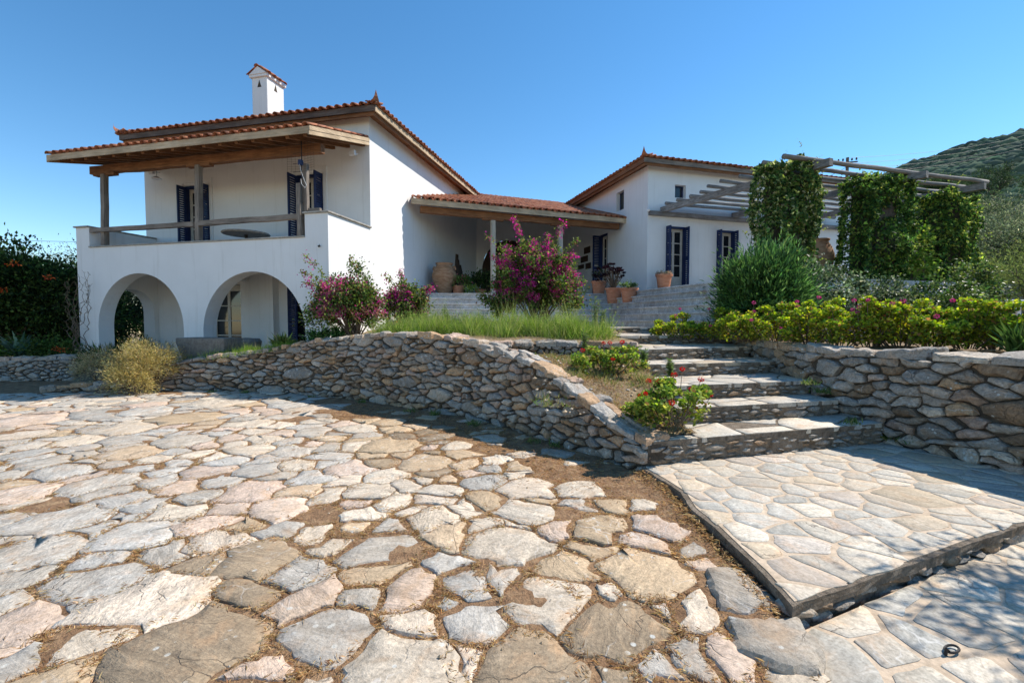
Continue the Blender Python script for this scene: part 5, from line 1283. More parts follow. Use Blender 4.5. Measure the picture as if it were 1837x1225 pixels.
# dry straw and pine litter in the joints of the courtyard
SP = []
for c, ce in court_stones:
    if ce[1] > 7.2: continue
    n = int(260 * min(1.0, 3.0 / max(2, ce[1]))) ; m_ = len(c)
    for _ in range(n):
        k = random.randrange(m_); a, b2 = c[k], c[(k + 1) % m_]; t = random.random(); x = a[0] + (b2[0] - a[0]) * t; y = a[1] + (b2[1] - a[1]) * t
        l = math.hypot(x - ce[0], y - ce[1]) or 1; o_ = random.uniform(-.012, .05); SP.append((x + (x - ce[0]) / l * o_, y + (y - ce[1]) / l * o_, random.uniform(-.010, .010)))
for i in range(7):
    for _ in range(420):
        t = random.random(); a, b2 = slab_poly[i], slab_poly[i + 1]; x, y = a[0] + (b2[0] - a[0]) * t - abs(random.gauss(0, .07)) - .01, a[1] + (b2[1] - a[1]) * t + random.gauss(0, .02); SP.append((x, y, court_z2(x, y) + random.uniform(0, .02)))
SP = np.array(SP); n = len(SP); A = np.stack([rs.normal(size=n), rs.normal(size=n), rs.normal(size=n) * .22 + .05], 1)
leaves('dry_straw', SP, A, rs.uniform(.015, .055, n), rs.uniform(.002, .005, n), cols(n, [(.52, .36, .18), (.40, .25, .11), (.60, .46, .27), (.26, .14, .07)], (3, 3, 2, 1.5), .3), M_LEAF, court, 'lance')
pts = area_pts(30000, [(-3, 9.0), (-1.2, 7.9), (0.2, 6.4), (.9, 5.3), (1.3, 4.8), (1.35, 3.2), (.9, 3.0), (.2, 4.2), (-1.2, 5.7), (-3.6, 8.2)], lambda x, y: -.01)
n = len(pts); A = np.stack([rs.normal(size=n), rs.normal(size=n), rs.normal(size=n) * .2], 1)
leaves('pine_litter', pts + rs.normal(size=(n, 3)) * (0, 0, .004), A, rs.uniform(.02, .06, n), rs.uniform(.002, .005, n), cols(n, [(.42, .26, .13), (.30, .17, .08), (.52, .36, .19)], None, .3), M_LEAF, court, 'lance')
# crumbs of stone
m = MB()
for _ in range(420):
    y = random.uniform(1.9, 8); x = random.uniform(-1.1 * y, 1.35); s = random.uniform(.004, .013) * (1 + (random.random() < .05) * .8)
    if not inc(x, y): continue
    c = Vector((x, y, random.uniform(-.012, .004) + s * .4)); v = [c + Vector((random.uniform(.5, 1) * s * a, random.uniform(.5, 1) * s * b_, random.uniform(.4, .8) * s * e)) for a, b_, e in ((1, 0, 0), (-1, 0, 0), (0, 1, 0), (0, -1, 0), (0, 0, 1), (0, 0, -1))]
    m.add(v, [(0, 2, 4), (2, 1, 4), (1, 3, 4), (3, 0, 4), (2, 0, 5), (1, 2, 5), (3, 1, 5), (0, 3, 5)], (random.choice([WHITE, GREY, OCHRE]), random.uniform(.8, 1.1), random.random()))
m.build('stone_chips', M_PAVE, paving, tint=True, kind='stuff')

# ---- geraniums
G_GER = [(.26, .36, .035), (.38, .46, .05), (.12, .21, .03), (.52, .52, .07), (.36, .20, .08)]
def geranium(base, rx, ry, h, label, flowers, fcol, nl=900, pal=G_GER, wts=(3, 3, 2.5, 2, .7), group=None, ls=.055, buds=10):
    r = empty('geranium', base, label=label, cat='plant', group=group)
    nh = max(6, int(rx * ry * 90)); heads = []
    for _ in range(nh):
        a = random.uniform(0, 2 * PI); q = math.sqrt(random.random()); z = h * math.sqrt(max(0, 1 - (q * .88) ** 2)) * random.uniform(.6, 1.12); heads.append((rx * q * math.cos(a), ry * q * math.sin(a), z))
    heads = np.array(heads); k = rs.choice(nh, nl); off = unit(rs.normal(size=(nl, 3))) * rs.uniform(.4, 1.15, (nl, 1)) * .085; off[:, 2] = off[:, 2] * .6
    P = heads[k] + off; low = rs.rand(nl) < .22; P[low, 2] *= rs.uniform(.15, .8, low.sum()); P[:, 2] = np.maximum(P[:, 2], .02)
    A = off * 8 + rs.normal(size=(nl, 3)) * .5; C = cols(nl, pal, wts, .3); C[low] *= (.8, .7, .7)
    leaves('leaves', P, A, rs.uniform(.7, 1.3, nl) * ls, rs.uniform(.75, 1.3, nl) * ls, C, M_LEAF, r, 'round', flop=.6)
    m = MB()
    for t in heads: b0 = Vector((t[0] * .35 + random.uniform(-.04, .04), t[1] * .35, 0)); m.tube([b0, b0.lerp(Vector(t), .5) + Vector((0, 0, -.04)), Vector(t)], [.010, .008, .005], 4)
    m.build('stems', M_TRUNK, r)
    for i in range(flowers):
        a = random.uniform(0, 2 * PI); q = math.sqrt(random.random()) * .95; c = np.array((rx * q * math.cos(a), ry * q * math.sin(a) - ry * .25, h * math.sqrt(max(.05, 1 - q * q)) * random.uniform(.95, 1.2) + .07))
        n = random.randint(40, 80); d = unit(rs.normal(size=(n, 3))); rr = random.uniform(.014, .027)
        leaves('flower_head', c + d * rr * (1, 1, .7), d + rs.normal(size=(n, 3)) * .4, rs.uniform(.012, .022, n), rs.uniform(.011, .02, n), cols(n, fcol, None, .2), M_PETAL, r)
        m = MB(); m.tube([(c[0] * .8, c[1] * .8, max(.02, c[2] - .22)), tuple(c)], [.004, .003], 4); m.build('flower_stalk', M_TRUNK, r)
    return r
G_RED = [(.18, .27, .04), (.28, .36, .06), (.09, .16, .03), (.42, .44, .10), (.30, .17, .07)]
RED = [(.50, .012, .012), (.60, .03, .02), (.38, .008, .012)]; MAG = [(.50, .05, .22), (.58, .12, .30), (.42, .04, .18)]
p = gp(1212, 770, .45); geranium((p.x + .10, p.y + .33, .42), .54, .38, .50, 'red-flowered geranium at the foot of the bed beside the lowest slate step', 11, RED, 2600, pal=G_RED, ls=.04, group='red geraniums in the small bed')
p = gp(1100, 690, .78); geranium((1.46, 7.0, .78), .62, .40, .42, 'red-flowered geranium further up the bed near the low inner wall', 8, RED, 2300, pal=G_RED, ls=.04, group='red geraniums in the small bed')
HG = [ # px, depth, width, height, flowers
 (1222, 9.9, .50, .42, 3, 'leftmost geranium of the hedge, rounded, beside the top slate steps'), (1290, 9.3, .55, .50, 4, 'geranium in front of the oleander, left of the wall corner'),
 (1340, 8.6, .48, .50, 2, 'geranium directly above the inner corner of the boulder wall'), (1395, 8.0, .50, .55, 2, 'geranium with many yellowing leaves below the right edge of the oleander'),
 (1450, 7.6, .48, .58, 3, 'geranium below the first ivy pillar with magenta heads held high'), (1505, 7.2, .46, .58, 2, 'bright lime geranium between the first and second ivy pillars'),
 (1560, 7.0, .46, .60, 3, 'tall geranium in front of the pale variegated ivy mound'), (1615, 6.8, .46, .56, 3, 'geranium below the second ivy pillar with a low magenta flower'),
 (1672, 6.7, .42, .46, 1, 'thin geranium showing bare stems and earth beneath it'), (1735, 6.4, .44, .55, 2, 'geranium left of the sword-leaved plant at the picture edge'),
 (1795, 6.2, .42, .50, 1, 'geranium under the white trough'), (1860, 6.0, .45, .5, 2, 'rightmost geranium cut off by the edge of the picture')]
for px, Y, wd, hh, fl, lb in HG:
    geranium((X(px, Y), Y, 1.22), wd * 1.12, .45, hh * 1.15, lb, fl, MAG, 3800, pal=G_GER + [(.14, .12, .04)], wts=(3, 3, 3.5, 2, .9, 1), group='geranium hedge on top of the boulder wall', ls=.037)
# sword-leaved clumps (oleander shoots, spiky plant)
def spiky(base, n, L, w, pal, label, name='sword_leaved_plant', lean=.6, cat='plant', mat=M_GLOSSY):
    r = empty(name, base, label=label, cat=cat); A = np.stack([rs.normal(size=n) * lean, rs.normal(size=n) * lean, np.ones(n)], 1)
    leaves('leaves', rs.normal(size=(n, 3)) * (.04, .04, .02), A, L * rs.uniform(.6, 1.1, n), w, cols(n, pal, None, .25), mat, r, 'lance'); return r
spiky((X(1828, 5.7), 5.7, 1.22), 90, .42, .035, [(.06, .12, .03), (.12, .2, .05)], 'dark green sword-leaved plant at the right edge among the geraniums')
# ---- oleander
def leafy_bush(name, cat, label, base, centre, radii, ncl, nl, L, W, pal, wts, mat, shape, nst=24, sig=.12, group=None, outb=.9, upb=.5, shell=.8, seed=0, vj=.3, r0=.03, flop=.8):
    r = empty(name, base, label=label, cat=cat, group=group); c = np.array(centre) - np.array(base)
    P, out, k = clump_cloud(nl, c, radii, ncl, (sig, sig, sig), shell, seed, flat=.6); P[:, 2] = np.maximum(P[:, 2], .02)
    cj = np.exp(rs.normal(size=ncl) * .18)[k][:, None]
    leaves('leaves', P, out * outb + (0, 0, upb) + rs.normal(size=(nl, 3)) * .55, L * rs.uniform(.6, 1.25, nl), W * rs.uniform(.7, 1.3, nl), np.clip(cols(nl, pal, wts, vj) * cj, .003, .9), mat, r, shape, flop=flop)
    if nst:
        tips = [tuple(c + unit(rs.normal(size=(1, 3)))[0] * np.array(radii) * .8 * (1, 1, .9) ) for _ in range(nst)]; tips = [(t[0], t[1], max(t[2], .15)) for t in tips]; stems('stems', (0, 0, 0), tips, M_TRUNK, r, r0, 4, .12)
    return r
OL = [(.05, .12, .035), (.10, .21, .055), (.19, .32, .10), (.025, .065, .02)]
ob = dp(1362, 560, 9.9)
leafy_bush('oleander', 'shrub', 'dense dark green oleander with long narrow leaves below the first ivy pillar', (ob.x, 9.9, 1.2), (ob.x + .03, 9.9, 2.04), (.82, .7, .90), 150, 22000, .15, .026, OL, (3, 3, 1.6, 2), M_GLOSSY, 'lance', 30, .15, upb=.9, outb=1.1, seed=4, shell=.85)
# ---- ivy pillars
IVY = [(.05, .10, .025), (.09, .15, .035), (.03, .06, .018), (.22, .25, .08), (.42, .41, .20), (.16, .20, .05)]
def ivy_pillar(lx, ly, hw_, hd, z0, z1, label, pal=IVY, wts=(3, 3, 3, 2, 1.4, 1), nl=15000, seed=0, taper=.0):
    c = cw(lx, ly, z0); r = empty('ivy_pillar', c, CA, label=label, cat='ivy column', group='ivy-covered pergola pillars')
    m = MB(); m.box(-hw_ * .62, hw_ * .62, -hd * .55, hd * .55, 0, z1 - z0 - .15); m.build('pillar', M_CORE, r)
    H_ = z1 - z0; P = []; NN = []
    tot = 2 * (hw_ + hd) * H_; 
    for i in range(nl):
        u = rs.rand() * 2 * (hw_ + hd); z = rs.rand() * H_ * 1.02
        w2 = hw_ * (1 - taper * z / H_)
        if u < hw_ * 2 * .68 or True:
            s = rs.rand()
            if s < .42: x, y, n_ = rs.uniform(-w2, w2), -hd, (0, -1, 0)
            elif s < .62: x, y, n_ = w2, rs.uniform(-hd, hd), (1, 0, 0)
            elif s < .82: x, y, n_ = -w2, rs.uniform(-hd, hd), (-1, 0, 0)
            elif s < .9: x, y, n_ = rs.uniform(-w2, w2), hd, (0, 1, 0)
            else: x, y, z, n_ = rs.uniform(-w2, w2), rs.uniform(-hd, hd), H_ + .02, (0, 0, 1)
        b_ = .34 * noise.noise(Vector((x * 1.5 + seed, y * 1.5, z * 1.1))) + .12 * noise.noise(Vector((x * 4.5 + seed, y * 4.5, z * 4))) + .05 * noise.noise(Vector((x * 11, y * 11 + seed, z * 11)))
        n_ = np.array(n_); q = np.array((x, y, z)) + n_ * (b_ * 1.3 + rs.normal() * .035 - .03 - .10 * (z > H_ * .93) * (n_[2] == 0)); e = .92 if abs(x) > w2 * .9 and abs(y) > hd * .9 else 1
        q[:2] *= e; P.append(q); NN.append(n_)
    P = np.array(P); NN = np.array(NN, float); n = len(P)
    A = NN * .45 + np.array((0, 0, -.75)) + rs.normal(size=(n, 3)) * .5; A[NN[:, 2] > .5] = rs.normal(size=((NN[:, 2] > .5).sum(), 3))
    leaves('ivy_leaves', P, A, rs.uniform(.06, .12, n), rs.uniform(.055, .10, n), np.clip(cols(n, pal, wts, .62) * 1.22, 0, .8), M_LEAF, r, 'ivy', up=NN * .5 + rs.normal(size=(n, 3)) * .45)
    # loose shoots
    k = 60; SPt = []
    for _ in range(k):
        i = rs.randint(n); p0 = P[i]; d = NN[i] * .5 + rs.normal(size=3) * .35 + (0, 0, .1); t = rs.rand(14)[:, None]; SPt.append(p0 + d * t * .55 + rs.normal(size=(14, 3)) * .015)
    SPt = np.concatenate(SPt); leaves('ivy_shoots', SPt, rs.normal(size=(len(SPt), 3)), .055, .045, cols(len(SPt), [(.16, .22, .05), (.26, .30, .07)], None, .25), M_LEAF, r, 'ivy')
    return r
ivy_pillar(1.12, -4.95, .80, .42, 1.9, 5.72, 'first ivy-covered pergola pillar from the left, variegated, rising behind the oleander', nl=15000, seed=1, taper=.12)
ivy_pillar(4.50, -4.85, .86, .50, 1.6, 5.62, 'middle ivy-covered pergola pillar, widest and darkest of the three', pal=[(.04, .09, .02), (.08, .15, .03), (.025, .05, .015), (.15, .22, .045), (.28, .32, .08)], wts=(3, 3, 3, 2, 1), nl=15500, seed=5)
ivy_pillar(7.95, -4.6, .82, .50, 1.6, 5.50, 'rightmost ivy-covered pergola pillar beside the hillside scrub', pal=[(.04, .09, .02), (.08, .15, .03), (.025, .05, .015), (.20, .27, .05), (.33, .36, .09)], wts=(3, 3, 3, 2, 1.4), nl=14500, seed=9)
VAR = [(.10, .15, .07), (.20, .25, .13), (.34, .37, .24), (.05, .08, .03)]
q = dp(1470, 540, 10.4); leafy_bush('ivy_mound', 'ivy', 'mound of pale variegated ivy right of the oleander', (q.x, q.y, 1.25), (q.x, q.y, 1.95), (.68, .5, .72), 120, 6500, .07, .055, VAR, (3, 2, 1.6, 3), M_GLOSSY, 'ivy', 0, .09, group='ivy mounds under the pergola', upb=-.3, seed=2)
q = dp(1560, 540, 10.6); leafy_bush('ivy_mound', 'ivy', 'mound of silver-edged ivy at the foot of the middle pillar', (q.x, q.y, 1.25), (q.x, q.y, 1.9), (.85, .5, .66), 140, 7000, .07, .055, VAR, (3, 2, 1.2, 4), M_GLOSSY, 'ivy', 0, .09, group='ivy mounds under the pergola', upb=-.3, seed=7)
q = dp(1690, 540, 10.4); leafy_bush('ivy_mound', 'ivy', 'green ivy mound spreading at the foot of the rightmost pillar', (q.x, q.y, 1.25), (q.x, q.y, 1.8), (1.0, .6, .62), 150, 7500, .07, .055, [(.06, .12, .03), (.12, .18, .05), (.22, .27, .08), (.03, .05, .015)], (3, 3, 1.6, 2), M_GLOSSY, 'ivy', 0, .1, group='ivy mounds under the pergola', upb=-.3, seed=17)
q = dp(1745, 500, 12); leafy_bush('ivy_mound', 'ivy', 'shaggy ivy bulge right of the rightmost pillar beside the white trough', (q.x, q.y, 1.3), (q.x, q.y, 2.2), (.5, .5, .9), 80, 4800, .07, .055, [(.06, .12, .03), (.14, .2, .05), (.26, .3, .08), (.03, .05, .015)], (3, 3, 1.6, 2), M_GLOSSY, 'ivy', 0, .09, group='ivy mounds under the pergola', upb=-.3, seed=27)
# low shrubs closing the gap behind the geraniums
leafy_bush('wild_vine', 'climber', 'light green leafy climber hanging between the middle and rightmost pillars', tuple(cw(5.9, -5.2, 1.8)), tuple(cw(5.9, -5.0, 3.3)), (.5, .3, 1.0), 50, 1900, .10, .07, [(.10, .19, .03), (.18, .28, .05), (.30, .36, .07)], None, M_LEAF, 'ivy', 10, .14, upb=-.2, seed=31)

# ---- yellow dry shrubs
YEL = [(.47, .38, .14), (.55, .46, .21), (.38, .31, .12), (.26, .24, .11), (.62, .54, .30)]
q = gp(262, 690, .1); leafy_bush('santolina', 'shrub', 'larger yellow dry shrub sprawling over the left end of the curved wall', (-8.1, 10.5, .2), (-8.35, 10.5, .62), (.62, .55, .42), 150, 13000, .07, .008, YEL, (3, 3, 2, 2, 1.5), M_LEAF, 'lance', 40, .085, outb=1.2, upb=.4, seed=6, r0=.01, group='yellow dry shrubs at the left end of the wall')
leafy_bush('santolina', 'shrub', 'lower hanging part of yellow shrub growing from the wall foot', (-8.3, 10.1, .0), (-8.35, 10.1, .30), (.38, .3, .30), 70, 4500, .07, .008, YEL, (4, 3, 1, 2, .5), M_LEAF, 'lance', 20, .08, outb=1.2, upb=.3, seed=12, r0=.01, group='yellow dry shrubs at the left end of the wall')
leafy_bush('santolina', 'shrub', 'smaller grey-yellow dry shrub at the far left of the curved wall', (-9.75, 10.9, .12), (-9.75, 10.9, .50), (.40, .4, .38), 60, 4500, .065, .008, [(.42, .36, .20), (.5, .44, .28), (.3, .28, .15)], None, M_LEAF, 'lance', 24, .08, outb=1.2, upb=.4, seed=16, r0=.01, group='yellow dry shrubs at the left end of the wall')
# fern-like dark plant and agave
q = dp(190, 610, 12.0); spiky((q.x, 12.0, .35), 420, .75, .06, [(.035, .08, .02), (.06, .12, .03), (.02, .045, .015)], 'dark green strappy plant at the left corner of the arcade behind the yellow shrub', 'agapanthus', .75)
q = dp(12, 620, 12.6); spiky((q.x, 12.9, .6), 26, .75, .13, [(.08, .14, .09), (.16, .25, .18)], 'blue-green agave above the low wall at the far left edge', 'agave', .7)
q = dp(255, 590, 15.0); leafy_bush('low_shrub', 'shrub', 'small shrub seen through the left arch', (q.x, q.y, .1), (q.x, q.y, .55), (.4, .4, .45), 40, 1500, .08, .03, [(.10, .15, .05), (.2, .22, .1)], None, M_LEAF, 'lance', 8, .08)
q = dp(505, 610, 10.9); spiky((q.x, 10.95, .98), 160, .38, .03, [(.05, .11, .03), (.09, .15, .04)], 'strappy green clump right of the stone trough in front of the second arch', 'agapanthus', .8)
q = dp(585, 600, 10.6); leafy_bush('low_shrub', 'shrub', 'low dark shrub at the foot of the corner bougainvillea', (q.x, q.y, 1.1), (q.x, q.y, 1.2), (.42, .3, .16), 30, 1500, .07, .04, OL, None, M_LEAF, 'diamond', 0, .07)
# tall weeds by the steps
def tall_weed(px, Y, h, label, z=None):
    x = X(px, Y); zz = garden_z(x, Y) if z is None else z; r = empty('tall_weed', (x, Y, zz), label=label, cat='weed'); m = MB(); LP = []; LA = []
    for s in range(6):
        a = random.uniform(0, 6.28); d = Vector((math.cos(a) * .12, math.sin(a) * .12, 1)) * h * random.uniform(.6, 1.05); m.tube([(0, 0, 0), d * .5, d], [.006, .005, .003], 4)
        for k in range(60): t = random.uniform(.1, 1); LP.append(tuple(d * t)); b_ = random.uniform(0, 6.28); LA.append((math.cos(b_), math.sin(b_), .5))
    m.build('stems', M_TRUNK, r); n = len(LP); leaves('leaves', np.array(LP), np.array(LA), rs.uniform(.04, .08, n), .014, cols(n, [(.12, .19, .06), (.18, .25, .08)], None, .2), M_LEAF, r, 'lance')
tall_weed(1068, 9.3, .85, 'tallest feathery weed standing at the left edge of the upper slate steps'); tall_weed(1080, 9.7, .6, 'shorter feathery weed beside the tallest one at the upper slate steps'); tall_weed(800, 10.2, .6, 'thin weed in the grass before the left half of the marble steps')
tall_weed(1050, 7.9, .55, 'pale bushy weed left of the upper red geranium', bed_z(X(1050, 7.9), 7.9)); tall_weed(1155, 7.3, .35, 'small weed right of the upper red geranium', .85); tall_weed(1205, 6.9, .3, 'small green weed growing on the slate step above the lower geranium', .74)
# purple orchids-like pot flower and orange plant near the house base
q = dp(722, 572, 12.6); leafy_bush('orange_flower', 'plant', 'orange flowering plant at the base of the smallest bougainvillea', (q.x, q.y, 1.4), (q.x, q.y, 1.65), (.16, .14, .26), 20, 520, .05, .035, [(.75, .32, .02), (.62, .22, .02), (.12, .16, .04)], (3, 2, 1), M_PETAL, 'diamond', 4, .05)

# ---- bare climber on the left corner
r = empty('bare_climber', tuple(hw(-8.05, -.1, .2)), HA, label='leafless twisting climber on the left corner of the arcade', cat='climber'); m = MB(); P = []
for s in range(9):
    x, y, z = random.uniform(-.25, .25), -.03, 0; pth = [(x, y, z)]; dx = 0
    while z < random.uniform(2.2, 3.4) and len(pth) < 36:
        dx = dx * .6 + random.uniform(-.07, .07); x += dx; x = max(-.35, min(.5, x)); z += random.uniform(.06, .16); y = -.05 - random.uniform(0, .10); pth.append((x, y, z))
    m.tube(pth, [.014 * (1 - .75 * i / len(pth)) for i in range(len(pth))], 4)
    for _ in range(16): i = random.randrange(len(pth) // 3, len(pth)); p_ = Vector(pth[i]); P.append(tuple(p_)); m.tube([p_, p_ + Vector((random.uniform(-.15, .15), random.uniform(-.08, 0), random.uniform(-.08, .15)))], [.004, .002], 3)
m.build('stems', M_TRUNK, r); P = np.array(P); leaves('leaves', P, rs.normal(size=(len(P), 3)), .045, .03, cols(len(P), [(.10, .14, .05), (.2, .16, .08)], None, .3), M_LEAF, r)

# ---- dark hedge and trees at the left
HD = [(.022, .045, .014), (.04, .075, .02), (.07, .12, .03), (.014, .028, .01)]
def hedge_lump(name, px, Y, z0, zc, rad, n, label, pal=HD, L=.12, W=.07, group=None, seed=0, wts=None, ncl=220, sig=.16, cat='bush', shape='diamond', nst=10):
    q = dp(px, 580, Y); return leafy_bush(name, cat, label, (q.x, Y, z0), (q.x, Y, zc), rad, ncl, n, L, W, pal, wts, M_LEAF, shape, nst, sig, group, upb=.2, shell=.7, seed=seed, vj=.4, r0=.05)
g_ = 'dark shrubs along the left boundary'
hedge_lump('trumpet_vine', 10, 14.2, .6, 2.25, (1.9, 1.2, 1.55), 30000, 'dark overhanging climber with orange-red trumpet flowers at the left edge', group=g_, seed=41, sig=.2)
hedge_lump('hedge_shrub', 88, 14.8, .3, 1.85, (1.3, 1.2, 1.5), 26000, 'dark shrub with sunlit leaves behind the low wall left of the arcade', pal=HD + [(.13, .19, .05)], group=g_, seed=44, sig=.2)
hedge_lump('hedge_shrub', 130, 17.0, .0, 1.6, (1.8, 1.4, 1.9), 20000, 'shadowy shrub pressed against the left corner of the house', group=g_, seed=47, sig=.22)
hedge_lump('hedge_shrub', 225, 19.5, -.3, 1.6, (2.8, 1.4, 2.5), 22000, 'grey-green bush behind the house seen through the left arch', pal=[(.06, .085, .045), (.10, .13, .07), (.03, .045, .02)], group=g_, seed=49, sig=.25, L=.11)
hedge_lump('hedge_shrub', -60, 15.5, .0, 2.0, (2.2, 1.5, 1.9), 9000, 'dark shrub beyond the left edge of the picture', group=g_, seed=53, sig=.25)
hedge_lump('ground_cover_plant', 60, 13.2, .5, .75, (1.3, .5, .30), 4000, 'low green creeping plant on top of the low wall at the left', pal=[(.05, .09, .02), (.09, .14, .035)], group=g_, seed=57, sig=.1, L=.06, nst=0)
q = dp(20, 470, 12.9)
for px, py, Y in ((25, 473, 12.6), (88, 497, 13.2), (2, 520, 12.8), (108, 627, 12.9)):
    c = np.array(dp(px, py, Y)); n = 38; r = empty('trumpet_flowers', tuple(c), label={25: 'upper red cluster of trumpet flowers on the dark climber', 88: 'orange cluster of trumpet flowers facing the house corner', 2: 'pale orange trumpet flowers at the very left edge', 108: 'small orange flowers low behind the low wall'}[px], cat='flowers')
    d = unit(rs.normal(size=(n, 3))); leaves('petals', d * (.11, .1, .05) * rs.uniform(.3, 1.5, (n, 1)), d + rs.normal(size=(n, 3)) * .5, .06, .03, cols(n, [(.60, .10, .03), (.7, .2, .06), (.5, .06, .03)], None, .2), M_PETAL, r)
def tree(name, px, Y, z0, ztop, rad, n, label, pal, L, W, group=None, seed=0, trunk=.14, shape='diamond', mat=M_LEAF, ncl=160, sig=.25, cz=None, wts=None):
    q = dp(px, 580, Y); r = empty(name, (q.x, Y, z0), label=label, cat='tree', group=group)
    cz = (ztop - rad[2] - z0) if cz is None else cz; P, out, k = clump_cloud(n, (0, 0, cz), rad, ncl, (sig, sig, sig * .8), .6, seed, flat=.4)
    cj = np.exp(rs.normal(size=ncl) * .25)[k][:, None]
    leaves('crown', P, out + rs.normal(size=(n, 3)) * .7, L * rs.uniform(.6, 1.3, n), W, np.clip(cols(n, pal, wts, .35) * cj, .004, .8), mat, r, shape)
    m = MB(); top = Vector((random.uniform(-.2, .2), 0, max(.5, cz - rad[2] * .3)))
    m.tube([(0, 0, -.5), top * .5 + Vector((.1, 0, 0)), top], [trunk, trunk * .75, trunk * .55], 7)
    for _ in range(9):
        d = unit(rs.normal(size=(1, 3)))[0]; d[2] = abs(d[2]); t = Vector((d[0] * rad[0] * .75, d[1] * rad[1] * .75, cz + d[2] * rad[2] * .6)); m.tube([top * .8, (top + t) / 2 + Vector((0, 0, .1)), t], [trunk * .5, trunk * .3, trunk * .1], 5)
    m.build('trunk', M_TRUNK, r); return r
OLV = [(.16, .19, .12), (.24, .27, .18), (.10, .13, .07), (.32, .34, .25)]
tree('olive_tree', 100, 27, -.5, 5.6, (3.2, 2.6, 2.3), 12000, 'silvery olive tree rising behind the dark shrubs left of the house', OLV, .14, .04, seed=61, sig=.4)
tree('olive_tree', 60, 24, -.5, 4.9, (1.6, 1.6, 1.7), 5000, 'smaller olive tree showing over the trumpet vine', OLV, .12, .035, seed=62, sig=.3)
# ---- right-hand background scrub
SCR = [(.09, .12, .06), (.14, .17, .09), (.06, .08, .035), (.19, .21, .12)]
tree('olive_tree', 1805, 23, 2.0, 7.3, (2.6, 2.4, 2.2), 14000, 'big grey-green olive tree right of the rightmost ivy pillar', SCR, .15, .05, seed=71, sig=.36, group='olive trees on the slope')
tree('olive_tree', 1905, 21, 2.0, 6.8, (2.6, 2.4, 2.2), 9000, 'olive tree at the right picture edge below the hill', SCR, .15, .05, seed=72, sig=.36, group='olive trees on the slope')
tree('olive_tree', 1690, 30, 2.5, 8.4, (2.6, 2.4, 1.8), 8000, 'olive tree half hidden behind the pergola poles', SCR, .16, .05, seed=73, sig=.4, group='olive trees on the slope')
tree('olive_tree', 1825, 34, 3.0, 9.6, (4.0, 3, 2.0), 12000, 'farther olive tree above the big grey-green one', SCR, .2, .06, seed=74, sig=.5, group='olive trees on the slope')
hedge_lump('broom_shrub', 1800, 17.0, 1.2, 2.6, (1.7, 1.2, 1.5), 12000, 'yellow-green broom shrub behind the white trough', pal=[(.13, .17, .05), (.19, .22, .07), (.07, .10, .03)], L=.13, W=.018, seed=75, shape='lance', group='shrubs right of the pergola')
hedge_lump('broom_shrub', 1870, 14.0, 1.2, 2.4, (1.3, 1.2, 1.5), 9000, 'olive-green shrub filling the right picture edge above the geraniums', pal=[(.13, .17, .05), (.17, .2, .07), (.07, .10, .03)], L=.13, W=.018, seed=76, shape='lance', group='shrubs right of the pergola')
hedge_lump('broom_shrub', 1700, 21.0, 1.6, 3.2, (1.7, 1.2, 1.9), 7000, 'dark shrub between the last two ivy pillars', pal=SCR, L=.13, W=.03, seed=77, group='shrubs right of the pergola')
PIN = [(.035, .06, .025), (.055, .085, .035), (.02, .038, .016)]
for i, (px, Y, zt_, rd, lb) in enumerate([(1768, 62, 21.6, (3.6, 3, 2.0), 'largest flat-topped pine on the slope below the hill'), (1712, 66, 20.2, (2.0, 2, 1.7), 'small pine left of the largest pine on the slope'), (1665, 58, 19.0, (2.4, 2, 1.3), 'pine crown peeping over the pergola poles'),
     (1815, 70, 19.8, (3.2, 2.5, 1.8), 'pine right of the largest pine, lower on the slope'), (1745, 50, 15.0, (3.5, 2.5, 1.9), 'rounded pine low on the slope above the rightmost pillar'), (1850, 55, 16.5, (3.5, 2.5, 2.2), 'pine at the right picture edge')]):
    tree('pine_tree', px, Y, zt_ - rd[2] * 2 - 3, zt_, rd, 5200, lb, PIN, .34, .07, 'pines on the hillside', 80 + i, .2, 'lance', M_LEAF, 90, .4)

# ---- hills
def hill_h(x, y):
    r = math.hypot(x, y); az = math.degrees(math.atan2(x, y)); ridge = 0
    # skyline elevation (degrees) by azimuth
    T = [(20, 0), (28, 5), (31, 11.0), (34, 12.6), (37.5, 13.2), (40, 13.9), (43, 14.6), (48, 15.1), (55, 15.2), (70, 13), (90, 8), (110, 0)]
    if az < 20 or az > 110: e = 0
    else:
        for i in range(len(T) - 1):
            if T[i][0] <= az <= T[i + 1][0]: t = (az - T[i][0]) / (T[i + 1][0] - T[i][0]); e = T[i][1] + (T[i + 1][1] - T[i][1]) * t; break
    top = 330 * math.tan(R(e)); t = max(0, min(1, (r - 22) / 308)); k = t ** 1.15
    if r > 330: k = max(0, 1 - (r - 330) / 300)
    return 1.0 * min(1, max(0, (r - 14) / 12)) + top * k + (3.0 * nz(x, y, .016) + 1.3 * nz(x, y, .06)) * min(1, r / 80)
V = []; NA, NR = 150, 90
for j in range(NR + 1):
    r = 17 + (j / NR) ** 1.7 * 620
    for i in range(NA + 1): a = R(22 + i * .62); x, y = math.sin(a) * r, math.cos(a) * r; V.append((x, y, hill_h(x, y) if r > 19 else 1.0))
idx = np.arange((NR + 1) * (NA + 1)).reshape(NR + 1, NA + 1); Fq = np.stack([idx[:-1, :-1].ravel(), idx[1:, :-1].ravel(), idx[1:, 1:].ravel(), idx[:-1, 1:].ravel()], 1)
mh, nt, b = new_mat('maquis_haze_tint'); oc = ocoord(nt); vo = N(nt, 'ShaderNodeTexVoronoi'); vo.inputs['Scale'].default_value = .32; nt.links.new(oc, vo.inputs['Vector'])
n1 = noise_tex(nt, oc, .03, 5, .6); n2 = noise_tex(nt, oc, .5, 6, .7)
